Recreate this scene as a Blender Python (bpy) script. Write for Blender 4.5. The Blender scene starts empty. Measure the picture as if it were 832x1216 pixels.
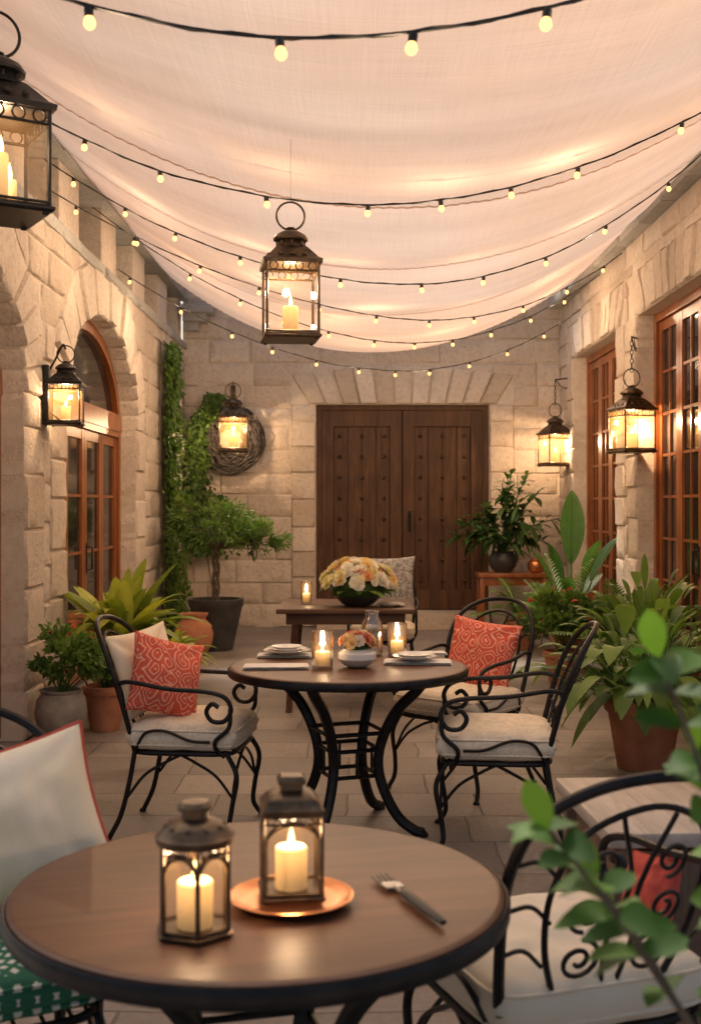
import bpy, bmesh, math, random
from mathutils import Vector, Matrix, noise, Euler
random.seed(11)
R=random.random
def U(a,b): return a+(b-a)*random.random()
SC=bpy.context.scene; COL=SC.collection
# ---------------------------------------------------------------- materials
def newmat(name):
    m=bpy.data.materials.new(name); m.use_nodes=True
    nt=m.node_tree; nt.nodes.clear()
    out=nt.nodes.new('ShaderNodeOutputMaterial')
    return m,nt,out
def nd(nt,t,ins=None,**props):
    n=nt.nodes.new('ShaderNode'+t)
    for k,v in props.items(): setattr(n,k,v)
    if ins:
        for k,v in ins.items():
            if isinstance(v,bpy.types.NodeSocket): nt.links.new(v,n.inputs[k])
            else: n.inputs[k].default_value=v
    return n
def c4(c): return (c[0],c[1],c[2],1)
def coords(nt,scale=(1,1,1),rot=(0,0,0),kind='Object'):
    tc=nd(nt,'TexCoord'); mp=nd(nt,'Mapping',{'Vector':tc.outputs[kind],'Scale':scale,'Rotation':rot})
    return mp.outputs[0]
def setramp(cr,stops):
    cr.elements[0].position=stops[0][0]; cr.elements[0].color=c4(stops[0][1])
    cr.elements[-1].position=stops[-1][0]; cr.elements[-1].color=c4(stops[-1][1])
    for p,c in stops[1:-1]:
        e=cr.elements.new(p); e.color=c4(c)
def ramp(nt,fac,stops):
    r=nd(nt,'ValToRGB',{'Fac':fac}); setramp(r.color_ramp,stops); return r.outputs[0]
def mix(nt,fac,a,b,mode='MIX'):
    n=nd(nt,'MixRGB',blend_type=mode)
    for k,v in ((0,fac),(1,a),(2,b)):
        if isinstance(v,bpy.types.NodeSocket): nt.links.new(v,n.inputs[k])
        else: n.inputs[k].default_value=v if k==0 else c4(v)
    return n.outputs[0]
def math_(nt,op,a,b=0.):
    n=nd(nt,'Math',operation=op)
    for k,v in ((0,a),(1,b)):
        if isinstance(v,bpy.types.NodeSocket): nt.links.new(v,n.inputs[k])
        else: n.inputs[k].default_value=v
    return n.outputs[0]
def bsdf(nt,out,color,rough=.6,metal=0,bump=None,bstr=.3,bdist=.01,**kw):
    b=nd(nt,'BsdfPrincipled')
    for k,v in (('Base Color',color),('Roughness',rough),('Metallic',metal)):
        if isinstance(v,bpy.types.NodeSocket): nt.links.new(v,b.inputs[k])
        else: b.inputs[k].default_value=c4(v) if k=='Base Color' else v
    for k,v in kw.items(): b.inputs[k.replace('_',' ')].default_value=v
    if bump is not None:
        bp=nd(nt,'Bump',{'Height':bump,'Strength':bstr,'Distance':bdist}); nt.links.new(bp.outputs[0],b.inputs['Normal'])
    nt.links.new(b.outputs[0],out.inputs[0]); return b
def simple(name,c1,c2,scale=8,rough=.6,metal=0,bstr=.2,bscale=60,bdist=.004,tint=0.,**kw):
    m,nt,out=newmat(name); v=coords(nt)
    n=nd(nt,'TexNoise',{'Vector':v,'Scale':scale,'Detail':5.})
    col=ramp(nt,n.outputs[0],[(.3,c1),(.7,c2)])
    if tint:
        a=nd(nt,'Attribute',attribute_name='tint')
        f=math_(nt,'MULTIPLY_ADD',a.outputs['Fac'],tint); f.node.inputs[2].default_value=1-tint*.5
        col=mix(nt,1.,col,(1,1,1),'MULTIPLY'); nt.links.new(f,col.node.inputs[2])
    n2=nd(nt,'TexNoise',{'Vector':v,'Scale':bscale,'Detail':4.})
    bsdf(nt,out,col,rough,metal,n2.outputs[0],bstr,bdist,**kw); return m

def stone_mat(name,ca,cb,cc):
    m,nt,out=newmat(name); v=coords(nt)
    n1=nd(nt,'TexNoise',{'Vector':v,'Scale':1.3,'Detail':6.,'Roughness':.6})
    n2=nd(nt,'TexNoise',{'Vector':v,'Scale':22.,'Detail':8.,'Roughness':.7})
    n3=nd(nt,'TexNoise',{'Vector':v,'Scale':70.,'Detail':6.,'Roughness':.75})
    a=nd(nt,'Attribute',attribute_name='tint')
    col=ramp(nt,a.outputs['Fac'],[(0.,ca),(.5,cb),(1.,cc)])
    col=mix(nt,.45,col,ramp(nt,n1.outputs[0],[(.3,(.78,.76,.75)),(.7,(1.1,1.08,1.06))]),'MULTIPLY')
    col=mix(nt,.6,col,ramp(nt,n2.outputs[0],[(.32,(.64,.61,.59)),(.5,(1,1,1)),(.75,(1.15,1.13,1.12))]),'MULTIPLY')
    vo=nd(nt,'TexVoronoi',{'Vector':v,'Scale':34.})
    h=math_(nt,'ADD',math_(nt,'MULTIPLY',n2.outputs[0],1.2),math_(nt,'MULTIPLY',n3.outputs[0],.55))
    h=math_(nt,'ADD',h,math_(nt,'MULTIPLY',vo.outputs[0],.25))
    bsdf(nt,out,col,.92,0,h,.75,.022,Specular_IOR_Level=.3); return m
M_stone=stone_mat('stone',(.56,.465,.37),(.68,.58,.48),(.78,.685,.585))
M_grey=stone_mat('coping stone',(.34,.33,.31),(.46,.45,.43),(.57,.56,.53))
M_mortar=simple('mortar',(.58,.50,.41),(.70,.62,.53),12,.95,0,.6,90,.01)

def floor_mat():
    m,nt,out=newmat('floor pavers'); v=coords(nt)
    nw=nd(nt,'TexNoise',{'Vector':v,'Scale':1.7,'Detail':2.})
    vv=nd(nt,'VectorMath',operation='MULTIPLY_ADD'); nt.links.new(nw.outputs['Color'],vv.inputs[0]); vv.inputs[1].default_value=(.07,.07,0); nt.links.new(v,vv.inputs[2])
    br=nd(nt,'TexBrick',{'Vector':vv.outputs[0],'Color1':c4((.20,.172,.152)),'Color2':c4((.30,.262,.235)),'Mortar':c4((.14,.12,.105)),'Scale':1.,'Mortar Size':.007,'Mortar Smooth':.6,'Bias':0.,'Brick Width':.66,'Row Height':.44},offset=.37,squash=1.35,squash_frequency=3)
    n1=nd(nt,'TexNoise',{'Vector':v,'Scale':2.2,'Detail':8.,'Roughness':.65})
    n2=nd(nt,'TexNoise',{'Vector':v,'Scale':35.,'Detail':6.,'Roughness':.7})
    col=mix(nt,.85,br.outputs[0],ramp(nt,n1.outputs[0],[(.28,(.55,.53,.52)),(.5,(1,1,1)),(.75,(1.3,1.25,1.2))]),'MULTIPLY')
    col=mix(nt,.6,col,ramp(nt,n2.outputs[0],[(.35,(.7,.7,.7)),(.65,(1.12,1.12,1.12))]),'MULTIPLY')
    rg=ramp(nt,n1.outputs[0],[(.3,(.34,)*3),(.7,(.65,)*3)])
    h=math_(nt,'ADD',math_(nt,'MULTIPLY',br.outputs[1],-.8),math_(nt,'MULTIPLY',n2.outputs[0],.35))
    h=math_(nt,'ADD',h,math_(nt,'MULTIPLY',n1.outputs[0],.8))
    bsdf(nt,out,col,rg,0,h,.6,.012); return m
M_floor=floor_mat()

def wood_mat(name,c1,c2,c3,axis=2,rough=.45,sc=1.,bs=.3,spec=.5):
    m,nt,out=newmat(name)
    s=[14*sc]*3; s[axis]=1.1*sc
    v=coords(nt,tuple(s))
    n=nd(nt,'TexNoise',{'Vector':v,'Scale':2.,'Detail':8.,'Roughness':.62,'Distortion':.6})
    v2=coords(nt); n2=nd(nt,'TexNoise',{'Vector':v2,'Scale':3.,'Detail':3.})
    col=ramp(nt,n.outputs[0],[(.25,c1),(.5,c2),(.75,c3)])
    col=mix(nt,.6,col,ramp(nt,n2.outputs[0],[(.3,(.65,.62,.6)),(.7,(1.2,1.2,1.2))]),'MULTIPLY')
    bsdf(nt,out,col,rough,0,n.outputs[0],bs,.004,Specular_IOR_Level=spec); return m
M_doorwood=wood_mat('dark door wood',(.038,.017,.008),(.092,.042,.019),(.15,.072,.034),2,.55,spec=.3)
M_redwood=wood_mat('warm frame wood',(.15,.045,.014),(.28,.092,.028),(.38,.135,.042),2,.3)
M_tabletop=wood_mat('table top wood',(.060,.024,.011),(.115,.047,.023),(.165,.072,.036),0,.40,.8,.12,.3)
M_tabledark=wood_mat('dark table wood',(.06,.03,.018),(.11,.058,.035),(.15,.085,.05),0,.45,.8,.15,.35)
M_lightwood=wood_mat('weathered pale wood',(.34,.27,.20),(.50,.42,.33),(.62,.54,.44),1,.6,1.)
M_midwood=wood_mat('brown box wood',(.13,.075,.04),(.22,.135,.08),(.30,.19,.12),2,.6,1.)
M_iron=simple('black iron',(.012,.011,.011),(.03,.027,.025),20,.42,.6,.25,120,.002)
M_bronze=simple('aged bronze',(.05,.034,.022),(.16,.105,.062),25,.40,.8,.4,90,.003)
M_terra=simple('terracotta',(.34,.125,.06),(.52,.23,.125),6,.85,0,.3,50,.006)
M_darkpot=simple('dark glazed pot',(.03,.032,.034),(.07,.07,.07),6,.45,0,.3,40,.004)
M_greypot=simple('grey urn',(.17,.16,.14),(.34,.31,.27),9,.85,0,.5,40,.008)
M_recess_shade=simple('painted recess shade',(.035,.03,.026),(.07,.06,.05),6,.9)  # shade inside the parapet openings is painted in as a dark colour
M_soil=simple('soil',(.03,.02,.012),(.07,.045,.03),30,.95,0,.9,40,.02)
M_copper=simple('copper',(.62,.25,.10),(.78,.36,.16),8,.28,.85,.1,60,.001)
M_ceramic=simple('white ceramic',(.68,.65,.60),(.78,.75,.70),5,.25,0,.05,30,.002)
M_cream=simple('cream cloth',(.88,.73,.49),(.93,.81,.60),5,.9,0,.5,260,.003)
M_linen=simple('napkin linen',(.70,.68,.64),(.82,.80,.76),5,.9,0,.4,300,.002)
M_piping=simple('red piping',(.55,.07,.045),(.65,.10,.06),5,.8)
M_twig=simple('woven twigs',(.035,.03,.027),(.11,.095,.085),14,.95,0,.5,80,.006,tint=.9)
M_bark=simple('bark',(.08,.058,.04),(.18,.135,.095),18,.95,0,.8,50,.01)
M_cable=simple('black cable',(.012,.011,.010),(.02,.018,.016),20,.6)
M_steel=simple('dark steel',(.30,.29,.28),(.45,.44,.42),20,.3,.9,.1)
M_blackhandle=simple('black handle',(.01,.01,.01),(.016,.015,.015),20,.55,0,.1)
def damask(name,a,b,sc=11.,fr=34.):
    m,nt,out=newmat(name); v=coords(nt)
    n=nd(nt,'TexNoise',{'Vector':v,'Scale':sc,'Detail':2.,'Distortion':1.5})
    s=math_(nt,'SINE',math_(nt,'MULTIPLY',n.outputs[0],fr))
    col=ramp(nt,math_(nt,'MULTIPLY_ADD',s,.5),[(.35,a),(.6,b)]); col.node.inputs[0].links[0].from_node.inputs[2].default_value=.5
    n2=nd(nt,'TexNoise',{'Vector':v,'Scale':260.}); bsdf(nt,out,col,.8,0,n2.outputs[0],.4,.003); return m
M_seat=damask('ivory damask seat cloth',(.76,.65,.48),(.84,.74,.57))
M_seatplain=simple('plain cream seat cloth',(.80,.68,.50),(.86,.75,.57),5,.9,0,.4,260,.003)
M_greycloth=damask('grey patterned cloth',(.22,.21,.20),(.42,.40,.37),9.,30.)

def leaf_mat(name,c1,c2,c3,transl=.3,rough=.42):
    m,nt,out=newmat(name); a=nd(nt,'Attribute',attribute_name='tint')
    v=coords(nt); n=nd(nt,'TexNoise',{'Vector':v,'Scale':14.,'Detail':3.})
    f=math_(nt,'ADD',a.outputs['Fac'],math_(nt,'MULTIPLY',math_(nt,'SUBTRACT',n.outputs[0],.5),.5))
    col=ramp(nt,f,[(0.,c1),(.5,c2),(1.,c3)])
    b=bsdf(nt,out,col,rough,Specular_IOR_Level=.3)
    t=nd(nt,'BsdfTranslucent'); nt.links.new(mix(nt,1.,col,(1.5,1.6,.7),'MULTIPLY'),t.inputs[0])
    mx=nd(nt,'MixShader',{0:transl,1:b.outputs[0],2:t.outputs[0]}); nt.links.new(mx.outputs[0],out.inputs[0]); return m
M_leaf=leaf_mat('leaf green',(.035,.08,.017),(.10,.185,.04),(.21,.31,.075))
M_leafd=leaf_mat('leaf dark green',(.02,.055,.018),(.055,.12,.033),(.12,.20,.055))
M_leafy=leaf_mat('leaf yellow green',(.10,.17,.02),(.28,.35,.05),(.52,.52,.10))
M_leafb=leaf_mat('leaf fresh green',(.02,.06,.010),(.05,.125,.018),(.12,.22,.035),.3,.62)
def petal_mat(name,stops):
    m,nt,out=newmat(name); a=nd(nt,'Attribute',attribute_name='tint')
    r=nd(nt,'ValToRGB',{'Fac':a.outputs['Fac']}); r.color_ramp.interpolation='CONSTANT'; setramp(r.color_ramp,stops)
    b=bsdf(nt,out,r.outputs[0],.7)
    t=nd(nt,'BsdfTranslucent',{0:r.outputs[0]}); mx=nd(nt,'MixShader',{0:.3,1:b.outputs[0],2:t.outputs[0]}); nt.links.new(mx.outputs[0],out.inputs[0]); return m
M_petal=petal_mat('cream and yellow petals',[(0,(.92,.88,.74)),(.50,(.90,.84,.46)),(.72,(.92,.72,.30)),(.86,(.90,.48,.22)),(.96,(.80,.24,.12))])
M_petalc=petal_mat('coral petals',[(0,(.88,.45,.24)),(.35,(.84,.30,.17)),(.5,(.92,.70,.35)),(.75,(.90,.80,.64))])
M_petalr=petal_mat('red petals',[(0,(.60,.05,.035)),(.6,(.75,.15,.10))])

def glass_mat(name,k,b0,amber=0.,tint=(.97,.97,.95,1)):
    m,nt,out=newmat(name)
    fr=nd(nt,'LayerWeight',{'Blend':.25}); t=nd(nt,'BsdfTransparent',{0:tint}); g=nd(nt,'BsdfGlossy',{'Color':(.9,.9,.9,1),'Roughness':.06})
    tt=t.outputs[0]
    if amber:
        q=nd(nt,'BsdfTranslucent',{0:(.95,.55,.20,1)}); mm=nd(nt,'MixShader',{0:amber,1:t.outputs[0],2:q.outputs[0]}); tt=mm.outputs[0]
    f=math_(nt,'MULTIPLY',fr.outputs['Facing'],k); f=math_(nt,'ADD',f,b0)
    mx=nd(nt,'MixShader',{0:f,1:tt,2:g.outputs[0]}); nt.links.new(mx.outputs[0],out.inputs[0]); return m
M_glass=glass_mat('clear lantern glass',.3,.02,.02); M_amber=glass_mat('smoky amber glass',.3,.02,.08); M_tumbler=glass_mat('clear drinking glass',1.3,.10,.03,(.93,.94,.93,1))
def pane_mat():
    m,nt,out=newmat('dark window glass'); v=coords(nt); n=nd(nt,'TexNoise',{'Vector':v,'Scale':2.5,'Detail':2.})
    col=ramp(nt,n.outputs[0],[(.35,(.008,.008,.009)),(.7,(.03,.026,.023))])
    bsdf(nt,out,col,.08,0,n.outputs[0],.08,.03,Specular_IOR_Level=.35); return m
M_pane=pane_mat()
def emit_mat(name,c,s):
    m,nt,out=newmat(name); e=nd(nt,'Emission',{0:c4(c),1:s}); nt.links.new(e.outputs[0],out.inputs[0]); return m
M_flame=emit_mat('flame',(1,.62,.22),9)
M_bulb=emit_mat('bulb glow',(1,.52,.17),3.0)
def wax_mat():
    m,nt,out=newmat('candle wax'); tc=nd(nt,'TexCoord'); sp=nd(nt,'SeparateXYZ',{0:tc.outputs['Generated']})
    e=math_(nt,'MULTIPLY',math_(nt,'POWER',sp.outputs[2],1.5),1.1)  # emission rising towards the top imitates flame light glowing through the wax
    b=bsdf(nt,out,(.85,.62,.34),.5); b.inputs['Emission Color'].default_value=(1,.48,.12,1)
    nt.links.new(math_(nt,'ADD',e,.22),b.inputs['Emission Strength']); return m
M_wax=wax_mat()
def fabric_mat(name,tr,dim=1.):
    m,nt,out=newmat(name)
    va=coords(nt,(1.5,90,3)); vb=coords(nt,(110,1.6,3)); v=coords(nt); vc=coords(nt,(.5,2.2,1))
    a=nd(nt,'TexNoise',{'Vector':va,'Scale':1.5,'Detail':6.,'Roughness':.6}); b=nd(nt,'TexNoise',{'Vector':vb,'Scale':1.5,'Detail':6.,'Roughness':.6}); g=nd(nt,'TexNoise',{'Vector':v,'Scale':.45,'Detail':3.})
    st=nd(nt,'TexNoise',{'Vector':vc,'Scale':1.2,'Detail':3.})
    hh=math_(nt,'ADD',math_(nt,'MULTIPLY',a.outputs[0],.5),math_(nt,'MULTIPLY',b.outputs[0],.5))
    k=ramp(nt,hh,[(.36,(.88*dim,.875*dim,.87*dim)),(.5,(.98*dim,.975*dim,.97*dim)),(.64,(1.05*dim,)*3)])
    base=ramp(nt,g.outputs[0],[(.35,(.60,.42,.31)),(.65,(.575,.455,.385))])
    base=mix(nt,.6,base,ramp(nt,st.outputs[0],[(.3,(.80,.78,.77)),(.7,(1.10,1.09,1.08))]),'MULTIPLY')
    col=mix(nt,1.,base,k,'MULTIPLY')
    d=nd(nt,'BsdfDiffuse',{0:col}); t=nd(nt,'BsdfTranslucent',{0:col})
    bp=nd(nt,'Bump',{'Height':hh,'Strength':.10,'Distance':.006}); nt.links.new(bp.outputs[0],d.inputs['Normal'])
    mx=nd(nt,'MixShader',{0:tr,1:d.outputs[0],2:t.outputs[0]}); nt.links.new(mx.outputs[0],out.inputs[0]); return m
M_fabric=fabric_mat('gauze fabric',.56); M_seam=fabric_mat('gauze seam',.75,1.08)
def ikat_mat():
    m,nt,out=newmat('coral patterned cloth'); v=coords(nt)
    n=nd(nt,'TexNoise',{'Vector':v,'Scale':8.,'Detail':2.})
    vv=nd(nt,'VectorMath',operation='MULTIPLY_ADD'); nt.links.new(n.outputs['Color'],vv.inputs[0]); vv.inputs[1].default_value=(.08,.08,.08); nt.links.new(v,vv.inputs[2])
    w=nd(nt,'TexVoronoi',{'Vector':vv.outputs[0],'Scale':12.,'Randomness':.5},feature='F1',distance='MINKOWSKI'); w.inputs['Exponent'].default_value=1.3
    s=math_(nt,'SINE',math_(nt,'MULTIPLY',w.outputs[0],23.)); 
    col=ramp(nt,math_(nt,'MULTIPLY_ADD',s,.5),[(.0,(.66,.095,.05)),(.84,(.74,.14,.08)),(.94,(.86,.48,.34))])
    col.node.inputs[0].links[0].from_node.inputs[2].default_value=.5
    n2=nd(nt,'TexNoise',{'Vector':v,'Scale':260.})
    bsdf(nt,out,col,.85,0,n2.outputs[0],.4,.003); return m
M_ikat=ikat_mat()
def green_mat():
    m,nt,out=newmat('green diamond cloth'); v=coords(nt,(1,1,1),(0,0,math.radians(45)))
    w=nd(nt,'TexVoronoi',{'Vector':v,'Scale':36.,'Randomness':0.},distance='CHEBYCHEV')
    col=ramp(nt,w.outputs[0],[(.0,(.75,.72,.58)),(.24,(.75,.72,.58)),(.29,(.025,.14,.07)),(1.,(.035,.18,.09))])
    bsdf(nt,out,col,.85); return m
M_green=green_mat()

# ---------------------------------------------------------------- mesh builder
class MB:
    def __init__(s): s.v=[];s.f=[];s.t=[];s.m=[]
    def add(s,vs,fs,t=.5,m=0,M=None):
        o=len(s.v)
        if M is not None: vs=[M@Vector(v) for v in vs]
        s.v+=[tuple(v) for v in vs]; s.f+=[tuple(i+o for i in f) for f in fs]; s.t+=[t]*len(fs); s.m+=[m]*len(fs)
    def box(s,c,d,t=.5,m=0,M=None,b=0.):
        x,y,z=d[0]/2,d[1]/2,d[2]/2
        b=min(b,x*.45,y*.45,z*.45)
        if b<=0:
            vs=[(c[0]+i*x,c[1]+j*y,c[2]+k*z) for i in(-1,1) for j in(-1,1) for k in(-1,1)]
            s.add(vs,[(0,1,3,2),(4,6,7,5),(0,4,5,1),(2,3,7,6),(0,2,6,4),(1,5,7,3)],t,m,M); return
        bm=bmesh.new(); bmesh.ops.create_cube(bm,size=1.)
        for v in bm.verts: v.co=Vector((c[0]+v.co.x*2*x,c[1]+v.co.y*2*y,c[2]+v.co.z*2*z))
        bmesh.ops.bevel(bm,geom=bm.edges[:],offset=b,segments=2,affect='EDGES',profile=.5)
        bm.verts.index_update()
        s.add([v.co.copy() for v in bm.verts],[[v.index for v in f.verts] for f in bm.faces],t,m,M); bm.free()
    def tube(s,pts,r,n=8,closed=False,t=.5,m=0,M=None,flat=1.):
        pts=[Vector(p) for p in pts]; N=len(pts)
        if callable(r): rs=[r(i/(N-1)) for i in range(N)]
        else: rs=[r]*N
        T=[]
        for i in range(N):
            a=pts[(i-1)%N] if (closed or i>0) else pts[i]; b=pts[(i+1)%N] if (closed or i<N-1) else pts[i]
            d=(b-a); T.append(d.normalized() if d.length>1e-9 else Vector((0,0,1)))
        up=Vector((0,0,1)) if abs(T[0].z)<.9 else Vector((1,0,0))
        nrm=(up-T[0]*up.dot(T[0])).normalized(); vs=[]
        for i in range(N):
            nrm=(nrm-T[i]*nrm.dot(T[i])); nrm=nrm.normalized() if nrm.length>1e-6 else T[i].orthogonal().normalized()
            bn=T[i].cross(nrm)
            for k in range(n):
                a=2*math.pi*k/n; vs.append(pts[i]+(nrm*math.cos(a)*flat+bn*math.sin(a))*rs[i])
        fs=[]
        for i in range(N if closed else N-1):
            j=(i+1)%N
            for k in range(n): l=(k+1)%n; fs.append((i*n+k,i*n+l,j*n+l,j*n+k))
        if not closed: fs.append(tuple(range(n-1,-1,-1))); fs.append(tuple((N-1)*n+k for k in range(n)))
        s.add(vs,fs,t,m,M)
    def lathe(s,prof,n=24,c=(0,0,0),t=.5,m=0,M=None,rot=0.,rib=0,ribd=0.):
        vs=[];fs=[]
        for (r,z) in prof:
            for k in range(n):
                a=2*math.pi*k/n+rot; rr=r*(1+ribd*abs(math.sin(rib*a/2)) if rib else 1)
                vs.append((c[0]+rr*math.cos(a),c[1]+rr*math.sin(a),c[2]+z))
        for i in range(len(prof)-1):
            for k in range(n): l=(k+1)%n; fs.append((i*n+k,i*n+l,(i+1)*n+l,(i+1)*n+k))
        if prof[0][0]>1e-5: fs.append(tuple(range(n-1,-1,-1)))
        if prof[-1][0]>1e-5: fs.append(tuple((len(prof)-1)*n+k for k in range(n)))
        s.add(vs,fs,t,m,M)
    def mesh(s,name,mats,smooth=True,angle=40,recalc=False,merge=False):
        me=bpy.data.meshes.new(name); me.from_pydata(s.v,[],s.f)
        a=me.attributes.new('tint','FLOAT','FACE'); a.data.foreach_set('value',s.t)
        me.polygons.foreach_set('material_index',s.m)
        for mt in mats: me.materials.append(mt)
        me.update()
        if recalc or merge:
            bm=bmesh.new(); bm.from_mesh(me)
            if merge: bmesh.ops.remove_doubles(bm,verts=bm.verts,dist=1e-5)
            if recalc: bmesh.ops.recalc_face_normals(bm,faces=bm.faces)
            bm.to_mesh(me); bm.free()
        if smooth:
            me.shade_smooth() if hasattr(me,'shade_smooth') else me.polygons.foreach_set('use_smooth',[True]*len(me.polygons))
            if angle is not None and hasattr(me,'set_sharp_from_angle'): me.set_sharp_from_angle(angle=math.radians(angle))
        return me
    def obj(s,name,mats,parent=None,smooth=True,angle=40,label=None,cat=None,recalc=False,merge=False,loc=None):
        if not isinstance(mats,(list,tuple)): mats=[mats]
        o=bpy.data.objects.new(name,s.mesh(name,mats,smooth,angle,recalc,merge)); COL.objects.link(o)
        if parent: o.parent=parent
        if label: o['label']=label
        if cat: o['category']=cat
        if loc: o.location=loc
        return o
def root(name,loc,label,cat,rot=0.,group=None):
    o=bpy.data.objects.new(name,None); o.empty_display_size=.1; COL.objects.link(o)
    o.location=loc; o.rotation_euler=(0,0,rot); o['label']=label; o['category']=cat
    if group: o['group']=group
    return o
def cr(pts,n=8,closed=False):
    P=[Vector(p) for p in pts]; out=[]; L=len(P)
    rng=range(L) if closed else range(L-1)
    for i in rng:
        p0=P[(i-1)%L] if closed or i>0 else P[i]*2-P[i+1]; p1=P[i]; p2=P[(i+1)%L]
        p3=P[(i+2)%L] if closed or i<L-2 else p2*2-p1
        for k in range(n):
            t=k/n; out.append(.5*((2*p1)+(-p0+p2)*t+(2*p0-5*p1+4*p2-p3)*t*t+(-p0+3*p1-3*p2+p3)*t**3))
    if not closed: out.append(P[-1])
    return out
def light(name,parent,loc,e,col=(1,.66,.38),r=.03):
    l=bpy.data.lights.new(name,'POINT'); l.energy=e; l.color=col; l.shadow_soft_size=r
    o=bpy.data.objects.new(name,l); COL.objects.link(o); o.parent=parent; o.location=loc; return o

# ---------------------------------------------------------------- ground
mb=MB()
mb.add([(-60,-60,0),(60,-60,0),(60,60,0),(-60,60,0)],[(0,1,2,3)])
g=mb.obj('ground',M_floor,smooth=False); g['kind']='structure'; g['label']='worn brown stone paver floor of the courtyard'; g['category']='ground'

# ---------------------------------------------------------------- walls
XL,XR,YB=-2.1,2.54,14.5
maps={'left':lambda u,v,n:(XL+n,u,v),'right':lambda u,v,n:(XR-n,u,v),'back':lambda u,v,n:(u,YB-n,v)}
def ubox(mb,mp,u0,u1,v0,v1,n0,n1,t=.5,m=0):
    vs=[mp(u,v,n) for u in(u0,u1) for v in (v0,v1) for n in(n0,n1)]
    mb.add(vs,[(0,1,3,2),(4,6,7,5),(0,4,5,1),(2,3,7,6),(0,2,6,4),(1,5,7,3)],t,m)
def stone(mb,mp,q,nb,prot=.015,rough=.014,t=None,step=.075):
    q=[Vector(p) for p in q]
    w=((q[1]-q[0]).length+(q[2]-q[3]).length)/2; h=((q[3]-q[0]).length+(q[2]-q[1]).length)/2
    if w<.03 or h<.03: return
    bx=min(.014,w*.3)/w; by=min(.014,h*.3)/h
    nx=max(2,int(w/step)); ny=max(2,int(h/step))
    us=[0,bx]+[bx+(1-2*bx)*i/nx for i in range(1,nx)]+[1-bx,1]
    vv=[0,by]+[by+(1-2*by)*i/ny for i in range(1,ny)]+[1-by,1]
    A,B=len(us),len(vv); sd=Vector((U(0,99),U(0,99),U(0,99))); vs=[]
    p=prot*U(.5,1.6)
    tiltu=U(-.012,.012); tiltv=U(-.012,.012)
    for j,b in enumerate(vv):
        for i,a in enumerate(us):
            pt=(q[0]*(1-a)+q[1]*a)*(1-b)+(q[3]*(1-a)+q[2]*a)*b
            edge=i in(0,A-1) or j in(0,B-1)
            nn=noise.noise(Vector((pt.x*5,pt.y*5,0))+sd)
            n2=noise.noise(Vector((pt.x*16,pt.y*16,3))+sd)
            if edge: n=.003; pt=pt+Vector((n2,nn))*.005
            else: n=p+nn*rough+n2*rough*.7+tiltu*(a-.5)+tiltv*(b-.5)
            vs.append(mp(pt.x,pt.y,n))
    ring=[i for i in range(A)]+[j*A+A-1 for j in range(1,B)]+[(B-1)*A+i for i in range(A-2,-1,-1)]+[j*A for j in range(B-2,0,-1)]
    uv=[]
    for r in ring:
        j,i=divmod(r,A); a,b=us[i],vv[j]; pt=(q[0]*(1-a)+q[1]*a)*(1-b)+(q[3]*(1-a)+q[2]*a)*b; uv.append(mp(pt.x,pt.y,nb))
    o=len(vs); vs+=uv; fs=[]
    for j in range(B-1):
        for i in range(A-1): fs.append((j*A+i,j*A+i+1,(j+1)*A+i+1,(j+1)*A+i))
    L=len(ring)
    for k in range(L): fs.append((ring[k],o+k,o+(k+1)%L,ring[(k+1)%L]))
    fs.append(tuple(o+k for k in range(L-1,-1,-1)) )
    mb.add(vs,fs,min(1,max(0,random.gauss(.5,.22))) if t is None else t)
SW=.36
def arch_pts(cu,hw,sp,rise,k,e=0.):
    return Vector((cu-math.cos(k)*(hw+e),sp+math.sin(k)*(rise+e)))
class Opening:
    def __init__(s,cu,hw,top,rise=0.,bottom=0.,sw=SW,lint=.40): s.cu,s.hw,s.top,s.rise,s.bottom,s.sw,s.lint=cu,hw,top,rise,bottom,sw,lint
    def profile(s,e,el=None):
        el=e if el is None else el
        if s.rise>0:
            P=[Vector((s.cu-s.hw-e,-.2))]+[arch_pts(s.cu,s.hw,s.top,s.rise,math.pi*i/36,e) for i in range(37)]+[Vector((s.cu+s.hw+e,-.2))]
        else: P=[Vector((s.cu-s.hw-e,-.2)),Vector((s.cu-s.hw-e,s.top+el)),Vector((s.cu+s.hw+e,s.top+el)),Vector((s.cu+s.hw+e,-.2))]
        return P
    def inside(s,u,v,e):
        el=e if s.rise>0 or e==0 else s.lint
        if abs(u-s.cu)>s.hw+e: return False
        if v<=s.top: return True
        if s.rise>0: return ((u-s.cu)/(s.hw+e))**2+((v-s.top)/(s.rise+e))**2<1
        return v<s.top+el
def prism(P,mp,n0,n1):
    mb=MB(); N=len(P); mb.add([mp(p.x,p.y,n0) for p in P]+[mp(p.x,p.y,n1) for p in P],[tuple(range(N)),tuple(range(2*N-1,N-1,-1))]+[(i,(i+1)%N,N+(i+1)%N,N+i) for i in range(N)])
    o=mb.obj('cutter',M_mortar,smooth=False,recalc=True); return o
def cut(o,cutters):
    for c in cutters:
        md=o.modifiers.new('b','BOOLEAN'); md.object=c; md.operation='DIFFERENCE'; md.solver='EXACT'
    dg=bpy.context.evaluated_depsgraph_get(); dg.update()
    me=bpy.data.meshes.new_from_object(o.evaluated_get(dg)); o.modifiers.clear(); o.data=me
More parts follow.
